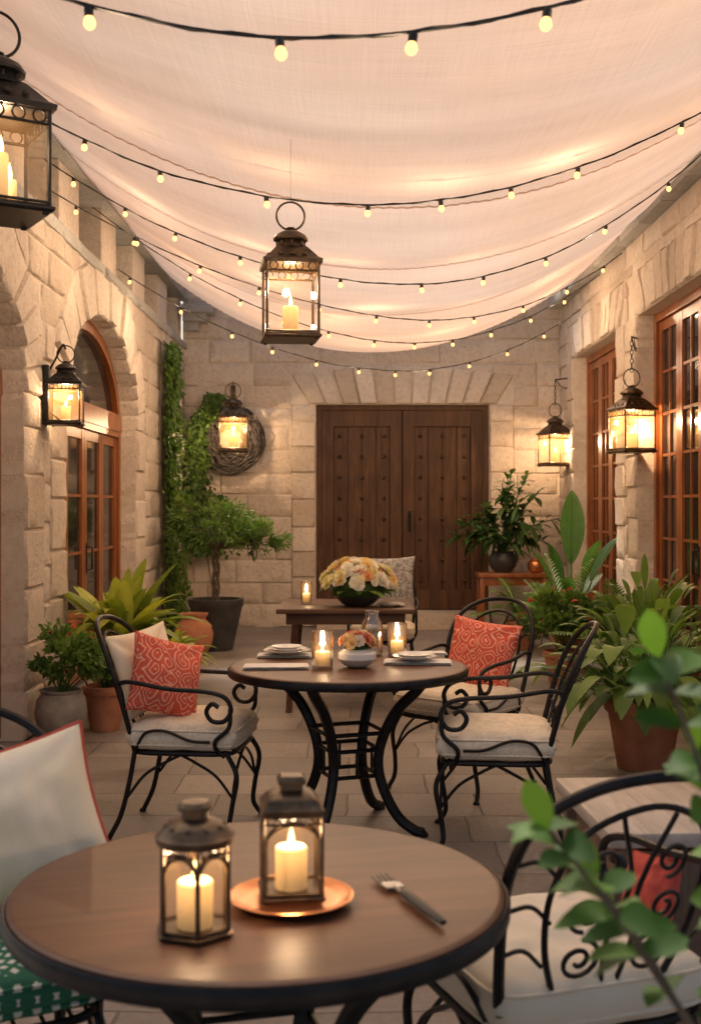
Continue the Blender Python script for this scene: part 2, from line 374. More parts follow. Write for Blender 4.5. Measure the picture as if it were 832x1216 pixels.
def make_wall(side,u0,u1,H,ops,label,rowh=(.24,.32),bw=(.38,.85)):
    mp=maps[side]; rt=root('courtyard_wall',mp((u0+u1)/2,0,-.2),label,'wall')
    inv=Matrix.Translation(-rt.location)
    mb=MB(); ubox(mb,mp,u0,u1,-.02,H,-.42,0); slab=mb.obj('masonry_backing',M_mortar,smooth=False,recalc=True)
    keep=MB(); part=MB(); v=0.
    while v<H-.05:
        h=U(*rowh)
        if v+h>H-.12: h=H-v
        u=u0-U(0,.4)
        while u<u1:
            w=U(*bw); a,b=max(u,u0),min(u+w,u1); u+=w
            if b-a<.06: continue
            q=[(a+.006,v+.006),(b-.006,v+.006),(b-.006,v+h-.006),(a+.006,v+h-.006)]
            tot=ins=0
            for i in range(9):
                for j in range(5):
                    tot+=1; ins+=any(o.inside(a+(b-a)*i/8,v+h*j/4,o.sw) for o in ops)
            if ins==tot: continue
            stone(keep if ins==0 else part,mp,q,-.03)
        v+=h
    kb=keep.obj('masonry',M_stone,recalc=True,angle=50)
    objs=[kb]
    cs=[prism(o.profile(0),mp,-.6,.3) for o in ops]
    if cs: cut(slab,cs)
    if part.v:
        pb=part.obj('masonry',M_stone,recalc=True,angle=50); cs2=[prism(o.profile(o.sw,o.lint),mp,-.6,.3) for o in ops]
        cut(pb,cs2); objs.append(pb)
        for c in cs2: bpy.data.objects.remove(c)
    for c in cs: bpy.data.objects.remove(c)
    bm=bmesh.new()
    for o in objs: bm.from_mesh(o.data)
    kb.data.materials.clear(); me=kb.data; bm.to_mesh(me); bm.free(); me.materials.append(M_stone)
    for o in objs[1:]: bpy.data.objects.remove(o)
    for o in (slab,kb): o.parent=rt; o.matrix_parent_inverse=inv
    for o in ops:
        s=MB(); top=o.top
        v=0.
        while v<top-.02:
            h=U(.26,.38)
            if v+h>top-.15: h=top-v
            for sg in(-1,1):
                a=o.cu+sg*o.hw; b=o.cu+sg*(o.hw+o.sw); x0,x1=min(a,b),max(a,b)
                stone(s,mp,[(x0,v+.004),(x1-.004,v+.004),(x1-.004,v+h-.004),(x0,v+h-.004)],-.30,.022,.010)
            v+=h
        if o.rise>0:
            N=19
            for i in range(N):
                k0=math.pi*(i+.012)/N; k1=math.pi*(i+.988)/N
                stone(s,mp,[arch_pts(o.cu,o.hw,o.top,o.rise,k0),arch_pts(o.cu,o.hw,o.top,o.rise,k0,o.sw-.004),arch_pts(o.cu,o.hw,o.top,o.rise,k1,o.sw-.004),arch_pts(o.cu,o.hw,o.top,o.rise,k1)],-.30,.030,.005,t=U(.8,1))
        else:
            N=max(7,int((2*o.hw+2*o.sw)/.24)); W=o.hw+o.sw
            bow=lambda a:(.12*(1-a*a) if side=='back' else 0)
            for i in range(N):
                a0,a1=-1+2*(i+.015)/N,-1+2*(i+.985)/N
                sl=.84
                stone(s,mp,[(o.cu+a0*W*(sl+.16*(abs(a0)>.999)),top+.004),(o.cu+a1*W*(sl+.16*(abs(a1)>.999)),top+.004),(o.cu+a1*W,top+o.lint-.005+bow(a1)),(o.cu+a0*W,top+o.lint-.005+bow(a0))],-.30,.030,.008 if side=='back' else .012)
        so=s.obj('archway' if o.rise>0 else 'door_surround',M_stone,recalc=True,angle=50); so.parent=rt; so.matrix_parent_inverse=inv
    return rt,inv
HL=3.50
arch1=Opening(9.95,1.4,2.22,.85,0,.44); arch0=Opening(6.1,1.4,2.22,.85,0,.44)
rd1=Opening(9.2,1.35,3.2); rd2=Opening(12.48,1.12,3.2)
bd=Opening(.6,1.066,2.74,0,0,.3,.36)
LW,LWi=make_wall('left',4.25,14.5,HL,[arch1,arch0],'rough beige stone block wall with arched doorways',(.24,.30),(.42,.72))
RW,RWi=make_wall('right',5.2,14.5,3.9,[rd1,rd2],'rough beige stone wall with tall paned wooden doors',(.24,.30),(.42,.72))
BW,BWi=make_wall('back',XL-.0,XR+.0,4.6,[bd],'beige stone block wall around a studded double door',(.25,.29),(.45,.85))
def pin(o,rt,inv): o.parent=rt; o.matrix_parent_inverse=inv; return o

mp=maps['left']; mb=MB(); md=MB(); u=4.25
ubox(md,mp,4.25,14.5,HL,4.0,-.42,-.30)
mpr=lambda a,b,n:mp(a,b,n-.03)
while u<14.4:
    stone(mb,mpr,[(u,HL+.005),(min(u+.62,14.5),HL+.005),(min(u+.62,14.5),4.0),(u,4.0)],-.25,.006,.006,t=U(.5,.9)); u+=1.42
pin(mb.obj('parapet_post',M_stone,recalc=True),LW,LWi); pin(md.obj('parapet_recess',M_recess_shade,smooth=False,recalc=True),LW,LWi)
def coping(side,u0,u1,z0,z1,proj,RT,RI,mat):
    mp=maps[side]; mb=MB(); u=u0
    while u<u1-.05:
        w=min(U(.6,1.1),u1-u); 
        pr=proj+U(-.012,.012)
        mp2=lambda a,b,n,mp=mp,pr=pr: mp(a,b,n+pr)
        stone(mb,mp2,[(u,z0),(u+w-.008,z0),(u+w-.008,z1+U(-.01,.01)),(u,z1+U(-.01,.01))],-.42-pr,.012,.012,step=.05); u+=w
    pin(mb.obj('coping',mat,recalc=True),RT,RI)
coping('left',4.25,14.5,4.005,4.13,.06,LW,LWi,M_grey)
coping('left',4.25,14.5,HL-.09,HL-.001,.035,LW,LWi,M_grey)
coping('right',5.2,14.5,3.905,4.07,.12,RW,RWi,M_grey)
mb=MB()
for k,(s_,z) in enumerate(((.36,3.86),(.28,3.765),(.18,3.67))): mb.box((XL+s_/2+.04,YB-.05-s_/2,z),(s_,s_,.10),b=.01)
pin(mb.obj('corner_corbel',M_grey,recalc=True),BW,BWi)

# ---------------------------------------------------------------- doors
def paned(mp,u0,u1,v0,v1,nleaf,cols,rows,n=-.17,kick=.35,fr=.075):
    f=MB(); gl=MB(); t=.055
    ubox(f,mp,u0,u0+fr,v0,v1,n-t,n+.03); ubox(f,mp,u1-fr,u1,v0,v1,n-t,n+.03); ubox(f,mp,u0+fr,u1-fr,v1-fr,v1,n-t,n+.028)
    ubox(f,mp,u0+.01,u1-.01,v0,v1-.01,n-.09,n-.06)
    L=(u1-u0-2*fr)/nleaf
    for i in range(nleaf):
        a=u0+fr+i*L+.004; b=a+L-.008; s=.085; z0=v0+.01; z1=v1-fr-.005
        ubox(f,mp,a,a+s,z0,z1,n-.045,n); ubox(f,mp,b-s,b,z0,z1,n-.045,n)
        ubox(f,mp,a+s,b-s,z0,z0+kick,n-.045,n-.003); ubox(f,mp,a+s,b-s,z1-s,z1,n-.045,n-.003)
        ubox(f,mp,a+s+.05,b-s-.05,z0+.08,z0+kick-.07,n-.02,n+.012)
        gw=(b-a-2*s)/cols; gh=(z1-s-z0-kick)/rows
        for c in range(1,cols): ubox(f,mp,a+s+c*gw-.012,a+s+c*gw+.012,z0+kick,z1-s,n-.035,n-.006)
        for r in range(1,rows): ubox(f,mp,a+s,b-s,z0+kick+r*gh-.012,z0+kick+r*gh+.012,n-.034,n-.008)
        ubox(gl,mp,a+s-.01,b-s+.01,z0+kick-.01,z1-s+.01,n-.028,n-.022)
    return f,gl
def handle(mp,u,v,n):
    h=MB(); h.tube([mp(u,v-.1,n),mp(u,v-.09,n+.05),mp(u,v+.09,n+.05),mp(u,v+.1,n)],.008); ubox(h,mp,u-.02,u+.02,v-.13,v+.13,n-.002,n+.006); return h
def place_door(side,rt,inv,u0,u1,v1,nl,c,r,arch=None,kick=.35,wood=None):
    mp=maps[side]; f,gl=paned(mp,u0,u1,.02,v1,nl,c,r,kick=kick)
    if arch:
        o=arch; n=-.17; N=40
        for i in range(N):
            a=[arch_pts(o.cu,o.hw,o.top,o.rise,math.pi*j/N,e) for j in(i,i+1) for e in(-.10,-.0)]
            vs=[mp(p.x,p.y,n-.05) for p in a]+[mp(p.x,p.y,n+.03) for p in a]
            f.add(vs,[(0,1,3,2),(4,6,7,5),(0,4,5,1),(2,3,7,6),(0,2,6,4),(1,5,7,3)])
        ubox(f,mp,o.cu-o.hw,o.cu+o.hw,o.top-.02,o.top+.14,n-.055,n+.04)
        P=[arch_pts(o.cu,o.hw,o.top,o.rise,math.pi*i/36,-.05) for i in range(37)]
        N=len(P); gl.add([mp(p.x,p.y,n-.024) for p in P],[tuple(range(N))])
    d=f.obj('door',wood or M_redwood,smooth=False,recalc=True); pin(d,rt,inv)
    gl.obj('glass',M_pane,parent=d,smooth=False)
    handle(mp,(u0+u1)/2+.07,1.05,-.17).obj('handle',M_iron,parent=d)
place_door('left',LW,LWi,8.55,11.35,2.22,4,1,3,arch1,.6)
place_door('left',LW,LWi,4.7,7.5,2.22,4,1,3,arch0,.6)
place_door('right',RW,RWi,7.85,10.55,3.2,4,2,7,None,.45)
place_door('right',RW,RWi,11.36,13.6,3.2,4,2,7,None,.45)
mp=maps['back']; D=bd; f=MB(); n=-.16; z0=.2; z1=D.top
ubox(f,mp,D.cu-D.hw-.02,D.cu-D.hw+.07,z0,z1,n-.08,n+.05); ubox(f,mp,D.cu+D.hw-.07,D.cu+D.hw+.02,z0,z1,n-.08,n+.05); ubox(f,mp,D.cu-D.hw+.07,D.cu+D.hw-.07,z1-.06,z1+.02,n-.08,n+.047)
ubox(f,mp,D.cu-D.hw-.02,D.cu+D.hw+.02,.0,z1+.01,n-.14,n-.102)
door=f.obj('door',M_doorwood,smooth=False,recalc=True); pin(door,BW,BWi)
st=MB(); 
for sg in(-1,1):
    lf=MB(); a=D.cu+.008 if sg>0 else D.cu-D.hw+.073; b=D.cu+D.hw-.073 if sg>0 else D.cu-.008; s=.14
    ubox(lf,mp,a,a+s,z0+.01,z1-.065,n-.07,n+.035); ubox(lf,mp,b-s,b,z0+.01,z1-.065,n-.07,n+.035)
    for za,zb in((z0+.01,z0+.25),(z1-.26,z1-.065)): ubox(lf,mp,a+s,b-s,za,zb,n-.07,n+.031)
    npk=4; w=(b-a-2*s)/npk
    for i in range(npk): ubox(lf,mp,a+s+i*w+.007,a+s+(i+1)*w-.007,z0+.25,z1-.26,n-.06,n-.024+U(-.004,.004),U(.3,.7))
    ubox(lf,mp,a+s,b-s,z0+.25,z1-.26,n-.07,n-.05)
    lf.obj('door_leaf',M_doorwood,parent=door,smooth=False,recalc=True)
    for i in range(3):
        for j in range(8):
            u=a+s+.08+(b-a-2*s-.16)*i/2; v=z0+.36+(z1-z0-.74)*j/7
            p=mp(u,v,n-.024); st.lathe([(.026,0),(.024,.010),(.013,.022),(0,.026)],8,M=Matrix.Translation(p)@Matrix.Rotation(math.radians(90),4,'X'))
st.obj('studs',M_bronze,parent=door)
handle(mp,D.cu+.09,1.3,n+.035).obj('handle',M_iron,parent=door)
sp=MB(); stone(sp,lambda u,v,n:(u,YB+.15-v,.195+n),[(D.cu-1.05,0),(D.cu+1.05,0),(D.cu+1.05,.42),(D.cu-1.05,.42)],-.2,.004,.004)
pin(sp.obj('doorstep',M_stone,recalc=True),BW,BWi)

# ---------------------------------------------------------------- canopy
SEAM=[3.1,6.55,8.3,10.4,12.85]
def fab_z(x,y):
    u=abs(x-.22)/2.42; z=3.19+.96*u**2.1
    for a,b in zip(SEAM[:-1],SEAM[1:]):
        if a<=y<=b: z-=.085*math.sin(math.pi*(y-a)/(b-a))*(1-min(1,u)**2)
    return z
mb=MB(); NX,NY=170,300; vs=[]
def fab_pt(x,y):
    e=1-.5*min(1,abs(x-.22)/2.42)
    z=fab_z(x,y); z+=e*(.020*noise.noise(Vector((x*.9,y*1.3,0)))+.005*noise.noise(Vector((x*.6,y*3.4,14))))+.003*noise.noise(Vector((x*7,y*1.1,4)))
    ds=min(abs(y-s) for s in SEAM); z+=.003*math.sin(x*95+3*noise.noise(Vector((x*4,y,1))))*math.exp(-(ds/.07)**2)
    return z
for j in range(NY+1):
    y=SEAM[0]+(SEAM[-1]-SEAM[0])*j/NY
    for i in range(NX+1):
        x=-2.22+4.85*i/NX; vs.append((x,y+.10*math.sin(i/NX*math.pi),fab_pt(x,y)))
mb.add(vs,[(j*(NX+1)+i,j*(NX+1)+i+1,(j+1)*(NX+1)+i+1,(j+1)*(NX+1)+i) for j in range(NY) for i in range(NX)])
can=mb.obj('fabric_canopy',M_fabric,angle=None,label='sagging peach gauze shade canopy stretched between the walls',cat='canopy')
for s in SEAM[1:]:
    mb=MB(); vs=[]; w=.018 if s<12 else .05
    for i in range(NX*2+1):
        x=-2.22+4.85*i/(NX*2); yo=.10*math.sin(i/(NX*2)*math.pi)
        for d in(-w,0,w*.98 if s<12 else 0.012): vs.append((x,s+yo+d,fab_pt(x,min(s+d,12.85))-.003-(.002 if d==0 else 0)))
    mb.add(vs,[(i*3+k,i*3+k+1,i*3+k+4,i*3+k+3) for i in range(NX*2) for k in range(2)])
    mb.obj('seam',M_seam,parent=can,angle=None)

# ---------------------------------------------------------------- string lights
bm_=MB(); bm_.lathe([(0,-.062),(.008,-.060),(.0145,-.053),(.0165,-.045),(.0145,-.036),(.010,-.028),(.009,-.024)],12); BULB=bm_.mesh('bulb',[M_bulb])
sk=MB(); sk.lathe([(.004,0.0),(.011,-.003),(.0125,-.012),(.0115,-.027),(.009,-.028)],10); SOCK=sk.mesh('socket',[M_cable])
def strand(yl,yc,yr,xm,zc,zl,zr,sp,ph,lab,rad=.0042,xl=-2.1,xr=2.5,nl=0,e=9.,xs=None):
    rt=root('string_lights',(xl,yl,zl),lab,'string lights',group='strings of lights across the courtyard'); o=Vector((xl,yl,zl))
    def P(x):
        if x<xm: k=(xm-x)/(xm-xl); z=zc+(zl-zc)*k*k; y=yc+(yl-yc)*k
        else: k=(x-xm)/(xr-xm); z=zc+(zr-zc)*k*k; y=yc+(yr-yc)*k
        return Vector((x,y,z+.008*noise.noise(Vector((x*2.5,yc,0)))))-o
    N=90; pts=[P(xl+(xr-xl)*i/N) for i in range(N+1)]
    m=MB(); m.tube(pts,rad,6)
    m.tube([p+Vector((0,.005*math.cos(i*1.3),.005*math.sin(i*1.3))) for i,p in enumerate(pts)],rad*.7,5)
    m.obj('cable',M_cable,parent=rt)
    if xs is None:
        xs=[]; x=xl+ph
        while x<xr-.1: xs.append(x); x+=sp*U(.9,1.1)
    for i,x in enumerate(xs):
        p=P(x); b=bpy.data.objects.new('bulb',BULB); COL.objects.link(b); b.parent=rt; b.location=p; b.rotation_euler=(U(-.2,.2),U(-.2,.2),0)
        s=bpy.data.objects.new('socket',SOCK); COL.objects.link(s); s.parent=b
        if nl and i%nl==1: light('bulb_light',b,(0,0,-.16),e,(1,.70,.44),.03)
L='black cable with small glowing warm bulbs strung between the walls'
strand(3.0,3.0,3.0,-.1,2.69,3.65,4.2,0,0,'thick black cable with large glowing bulbs overhead',.005,nl=2,e=8,xs=[-1.9,-1.5,-1.08,-.675,-.19,.152,.493,.9,1.3,1.75,2.2])
strand(6.0,6.0,6.0,.06,3.03,3.78,4.0,0,0,L,nl=2,xs=[-1.85,-1.367,-.986,-.446,.073,.44,.797,1.14,1.67,2.1])
strand(8.0,8.0,8.0,.4,3.0,3.85,4.02,0,0,L,nl=2,xs=[-1.9,-1.55,-1.206,-.771,-.43,-.091,.457,.88,1.30,1.71,2.13])
strand(8.2,9.8,11.0,.4,3.05,3.68,3.85,.42,.15,L,nl=2)
strand(9.5,11.,12.,.35,3.02,3.9,3.85,.40,.3,L,nl=3)
strand(10.5,11.9,13.0,.3,2.86,3.6,3.66,.40,.1,L,nl=2,e=13)

# ---------------------------------------------------------------- lanterns
def lantern(name,loc,w,hb,label,n=4,rot=.4,ncandle=1,energy=8,ring=True,arches=False,mat=None,group='metal candle lanterns',glass=None):
    mat=mat or M_bronze
    rt=root(name,loc,label,'lantern',rot,group)
    Rr=w/2/math.cos(math.pi/n)
    ro=math.pi/n
    b=MB(); b.lathe([(Rr*1.02,0),(Rr*1.08,.008*w/.25),(Rr*1.08,.06*w),(Rr*.98,.09*w),(Rr*.95,.10*w)],n,rot=ro)
    if n==4:
        for k in range(4):
            a=ro+k*math.pi/2; b.lathe([(.0,-.03*w),(.04*w,-.02*w),(.05*w,0.01)],8,c=(Rr*math.cos(a)*.9,Rr*math.sin(a)*.9,0))
    zb=.10*w; zt=zb+hb+.035*w
    b.obj('base',mat,parent=rt,angle=30)
    f=MB(); C=[Vector((Rr*.97*math.cos(ro+2*math.pi*k/n),Rr*.97*math.sin(ro+2*math.pi*k/n),0)) for k in range(n)]
    pr=.026*w if n==4 else .024*w
    for c in C: f.tube([c+Vector((0,0,zb-.01)),c+Vector((0,0,zt))],pr,6)
    for k in range(n):
        a,c=C[k],C[(k+1)%n]
        for z in(zb+.02*w,zt-.03*w,zt-.20*w): f.tube([a+Vector((0,0,z)),c+Vector((0,0,z))],pr*.75,6)
        q=4 if n==4 else 2
        for j in range(q):
            cc=a.lerp(c,(j+.5)/q)+Vector((0,0,zt-.115*w)); d=(c-a).normalized(); rr=.075*w
            f.tube([cc+d*math.cos(t)*rr+Vector((0,0,math.sin(t)*rr)) for t in [2*math.pi*i/10 for i in range(10)]],.012*w,5,closed=True)
        if arches:
            hw=(c-a).length/2; mid=a.lerp(c,.5); d=(c-a).normalized(); ah=min(hw,.30*w)
            f.tube([mid+d*math.cos(t)*hw*.9+Vector((0,0,zt-.22*w-ah+math.sin(t)*ah)) for t in [math.pi*i/12 for i in range(13)]],.024*w,6)
            f.tube([mid+d*math.cos(t)*hw*.9+Vector((0,0,zt-.16*w-ah+math.sin(t)*ah*1.0)) for t in [math.pi*i/12 for i in range(13)]],.02*w,6)
            for sx in(-1,1): f.tube([mid+d*sx*hw*.9+Vector((0,0,zb)),mid+d*sx*hw*.9+Vector((0,0,zt-.2*w-ah))],.016*w,5)
    f.obj('frame',mat,parent=rt)
    g=MB(); g.lathe([(Rr*.90,zb),(Rr*.90,zt-.02)],n,rot=ro); g.f=g.f[:-2]; g.t=g.t[:-2]; g.m=g.m[:-2]
    g.obj('glass',glass or M_glass,parent=rt,smooth=False)
    r=MB(); z=zt
    if arches:
        r.lathe([(Rr*1.0,z-.01),(Rr*1.04,z+.02*w),(Rr*.94,z+.06*w),(Rr*.84,z+.14*w),(Rr*.62,z+.23*w),(Rr*.42,z+.27*w),(Rr*.36,z+.29*w),(Rr*.36,z+.38*w),(Rr*.46,z+.40*w),(Rr*.46,z+.46*w),(Rr*.36,z+.52*w),(Rr*.12,z+.54*w)],20 if n==6 else 4,rot=ro)
        ztop=z+.54*w
        for k in range(10):
            a=2*math.pi*k/10; p=Vector((math.cos(a)*Rr*.76,math.sin(a)*Rr*.76,z+.17*w))
            if n==6: r.lathe([(.05*w,0),(.035*w,.02*w),(0,.03*w)],8,M=Matrix.Translation(p)@Matrix.Rotation(a,4,'Z')@Matrix.Rotation(math.radians(50),4,'Y'))
    else:
        r.lathe([(Rr*1.10,z-.012),(Rr*1.12,z+.025*w),(Rr*.96,z+.07*w),(Rr*.74,z+.2*w),(Rr*.56,z+.30*w),(Rr*.48,z+.33*w)],n,rot=ro)
        r.lathe([(Rr*.44,z+.30*w),(Rr*.40,z+.34*w),(Rr*.36,z+.43*w),(Rr*.47,z+.45*w),(Rr*.48,z+.48*w),(Rr*.40,z+.56*w),(Rr*.22,z+.63*w),(Rr*.10,z+.66*w),(Rr*.07,z+.69*w)],16)
        for k in range(8):
            a=2*math.pi*k/8; r.box((math.cos(a)*Rr*.38,math.sin(a)*Rr*.38,z+.39*w),(.03*w,.03*w,.07*w))
        for k in range(4):
            a=k*math.pi/2
            for dx in(-.22,0,.22):
                p=Vector((math.cos(a)*w*.44-math.sin(a)*dx*w,math.sin(a)*w*.44+math.cos(a)*dx*w,z+.14*w))
                r.lathe([(.05*w,0),(.04*w,.015*w),(0,.03*w)],8,M=Matrix.Translation(p)@Matrix.Rotation(a,4,'Z')@Matrix.Rotation(math.radians(40),4,'Y'))
        ztop=z+.69*w
    r.obj('roof',mat,parent=rt,angle=35)
    if ring:
        h=MB(); rr=.27*w
        h.tube([(rr*math.cos(t),0,ztop-.02*w+rr*.95+rr*math.sin(t)) for t in [2*math.pi*i/28 for i in range(28)]],.020*w,6,closed=True)
        h.tube([(.07*w*math.cos(t),0.07*w*math.sin(t),ztop+.0*w) for t in [2*math.pi*i/12 for i in range(12)]],.018*w,6,closed=True)
        h.obj('handle',mat,parent=rt); ztop+=2*rr-.06*w
    for i in range(ncandle):
        a=2*math.pi*i/ncandle+.5; rc=0 if ncandle==1 else .2*w; cx,cy=rc*math.cos(a),rc*math.sin(a)
        cr_=(.27 if arches else .15)*w if ncandle==1 else .085*w; ch=hb*((.52 if arches else .42) if ncandle==1 else .34+.1*i)
        c=MB(); c.lathe([(cr_,0),(cr_*1.0,ch*.96),(cr_*.9,ch),(cr_*.6,ch-.008),(0,ch-.01)],18); c.obj('candle',M_wax,parent=rt,loc=(cx,cy,zb))
        fl=MB(); s=.055*w+.008; fl.lathe([(0,0),(s*.35,s*.3),(s*.42,s*.8),(s*.28,s*1.6),(s*.1,s*2.3),(0,s*2.7)],10); fl.tube([(0,0,-.012),(0,0,s*.3)],.0012,5)
        fl.obj('flame',M_flame,parent=rt,loc=(cx,cy,zb+ch))
    if energy: light('candle_light',rt,(0,0,zb+hb*.74),energy,r=.02)
    return rt,ztop
def chainmesh(mb,a,b,r=.012):
    a,b=Vector(a),Vector(b); n=max(2,int((b-a).length/(r*2.6))); d=(b-a).normalized(); s=d.orthogonal().normalized()
    for i in range(n):
        c=a.lerp(b,(i+.5)/n); sd=s if i%2 else d.cross(s)
        mb.tube([c+d*math.cos(t)*r*1.6+sd*math.sin(t)*r for t in [2*math.pi*k/8 for k in range(8)]],r*.28,5,closed=True)
lt,zt=lantern('hanging_lantern',(-.284,5.3,2.24),.235,.31,'dark bronze square lantern with a lit candle hanging from the canopy',rot=.15,ncandle=1,energy=8)
w=MB(); w.tube([(0,0,zt),(0,0,fab_z(-.284,5.3)-2.24+.02)],.0007,5); w.obj('hanging_wire',M_cable,parent=lt)
lt,zt=lantern('hanging_lantern',(-1.27,4.2,2.53),.30,.33,'large black square lantern with three lit candles hanging from the canopy',rot=.55,ncandle=3,energy=12,mat=M_iron)
w=MB(); w.tube([(0,0,zt),(0,0,fab_z(-1.27,4.2)-2.53+.02)],.003,5); w.obj('hanging_wire',M_cable,parent=lt)
lt,zt=lantern('wall_lantern',(-1.94,7.95,2.04),.215,.25,'black lantern mounted on a bracket against the stone pier',rot=.1,energy=13,mat=M_iron,glass=M_amber)
w=MB(); w.box((-.125,0,.20),(.045,.14,.40),b=.006); w.tube(cr([(-.115,0,.36),(-.07,0,.44),(-.02,0,zt+.01),(0,0,zt-.02)]),.007,6); w.tube([(-.115,0,.1),(-.06,0,.05),(0,0,0)],.006,6)
w.obj('bracket',M_iron,parent=lt); 
lt,zt=lantern('wall_lantern',(-1.43,14.0,2.13),.34,.37,'bronze lantern glowing in front of a woven wreath',rot=.1,energy=28,glass=M_amber)
w=MB(); w.tube(cr([(0,.47,zt-.05),(0,.35,zt+.03),(0,.1,zt+.03),(0,.0,zt-.02)]),.009,6); w.box((0,.48,zt-.05),(.06,.02,.16),b=.004); w.obj('bracket',M_bronze,parent=lt)
for (x,y) in ((2.44,10.37),(2.37,13.9)):
    lt,zt=lantern('wall_lantern',(x,y,1.96),.30,.34,'bronze lantern chained to an iron bracket on the stone pier',rot=.3,energy=28,glass=M_amber)
    w=MB(); zc=2.98-1.96
    Ri=Matrix.Rotation(-.3,4,'Z')
    tgt=Ri@(Vector((2.545,max(y,10.6),0))-Vector((x,y,0)))
    w.tube([(0,0,zc),(tgt.x,tgt.y,zc+.02)],.009,6); w.box((tgt.x,tgt.y,zc),(.05,.05,.22),b=.005)
    w.tube(cr([(tgt.x,tgt.y,zc-.1),(tgt.x*.5,tgt.y*.5,zc-.09),(0,0,zc)]),.006,6)
    chainmesh(w,(0,0,zt-.02),(0,0,zc),.014); w.obj('bracket',M_iron,parent=lt)

# ---------------------------------------------------------------- chairs
def spiral(c,r0,r1,turns,a0,ax,ay,n=26):
    c,ax,ay=Vector(c),Vector(ax),Vector(ay)
    return [c+(ax*math.cos(a0+turns*2*math.pi*i/n)+ay*math.sin(a0+turns*2*math.pi*i/n))*(r0+(r1-r0)*i/n) for i in range(n+1)]
def cushion_mesh(w,d,t,mat,tufts=True,nm='seat_cushion'):
    mb=MB(); N=36; vs=[]
    def prof(u): return max(0,1-abs(u)**7)**.35
    for sgn in(1,-1):
        for j in range(N+1):
            for i in range(N+1):
                u=-1+2*i/N; v=-1+2*j/N; k=prof(u)*prof(v)
                z=t/2*k
                if sgn>0 and tufts:
                    tu=math.cos(u*math.pi*2)*math.cos(v*math.pi*2); z-=.012*max(0,-tu)**.6*k
                    z-=.014*k*max(0,tu)**6
                z+=.10*t*(1-u*u)*(1-v*v)*(sgn>0)+.005*noise.noise(Vector((u*3,v*3,sgn)))*k
                cu=1-.04*(v*v)*1; cv=1-.04*(u*u)
                vs.append((w/2*u*cu,d/2*v*cv,sgn*z))
    fs=[]; K=(N+1)*(N+1)
    for j in range(N):
        for i in range(N):
            a=j*(N+1)+i; fs.append((a,a+1,a+N+2,a+N+1)); fs.append((K+a,K+a+N+1,K+a+N+2,K+a+1))
    mb.add(vs,fs)
    for z in(.24*t,-.24*t):
        k=.985; pts=[]
        for a in range(48):
            th=2*math.pi*a/48; c,s=math.cos(th),math.sin(th)
            x=math.copysign(abs(c)**.22,c); y=math.copysign(abs(s)**.22,s); pts.append((w/2*x*k*.975,d/2*y*k*.975,z))
        mb.tube(pts,.0045,6,closed=True)
    return mb.mesh(nm,[mat],angle=None,merge=True)
def Bk(y,z): 
    h=z-.42; return (-.215-.20*h-.22*h*h-.05*(1-(y/.26)**2)*min(1,h*3)*1., y, z)
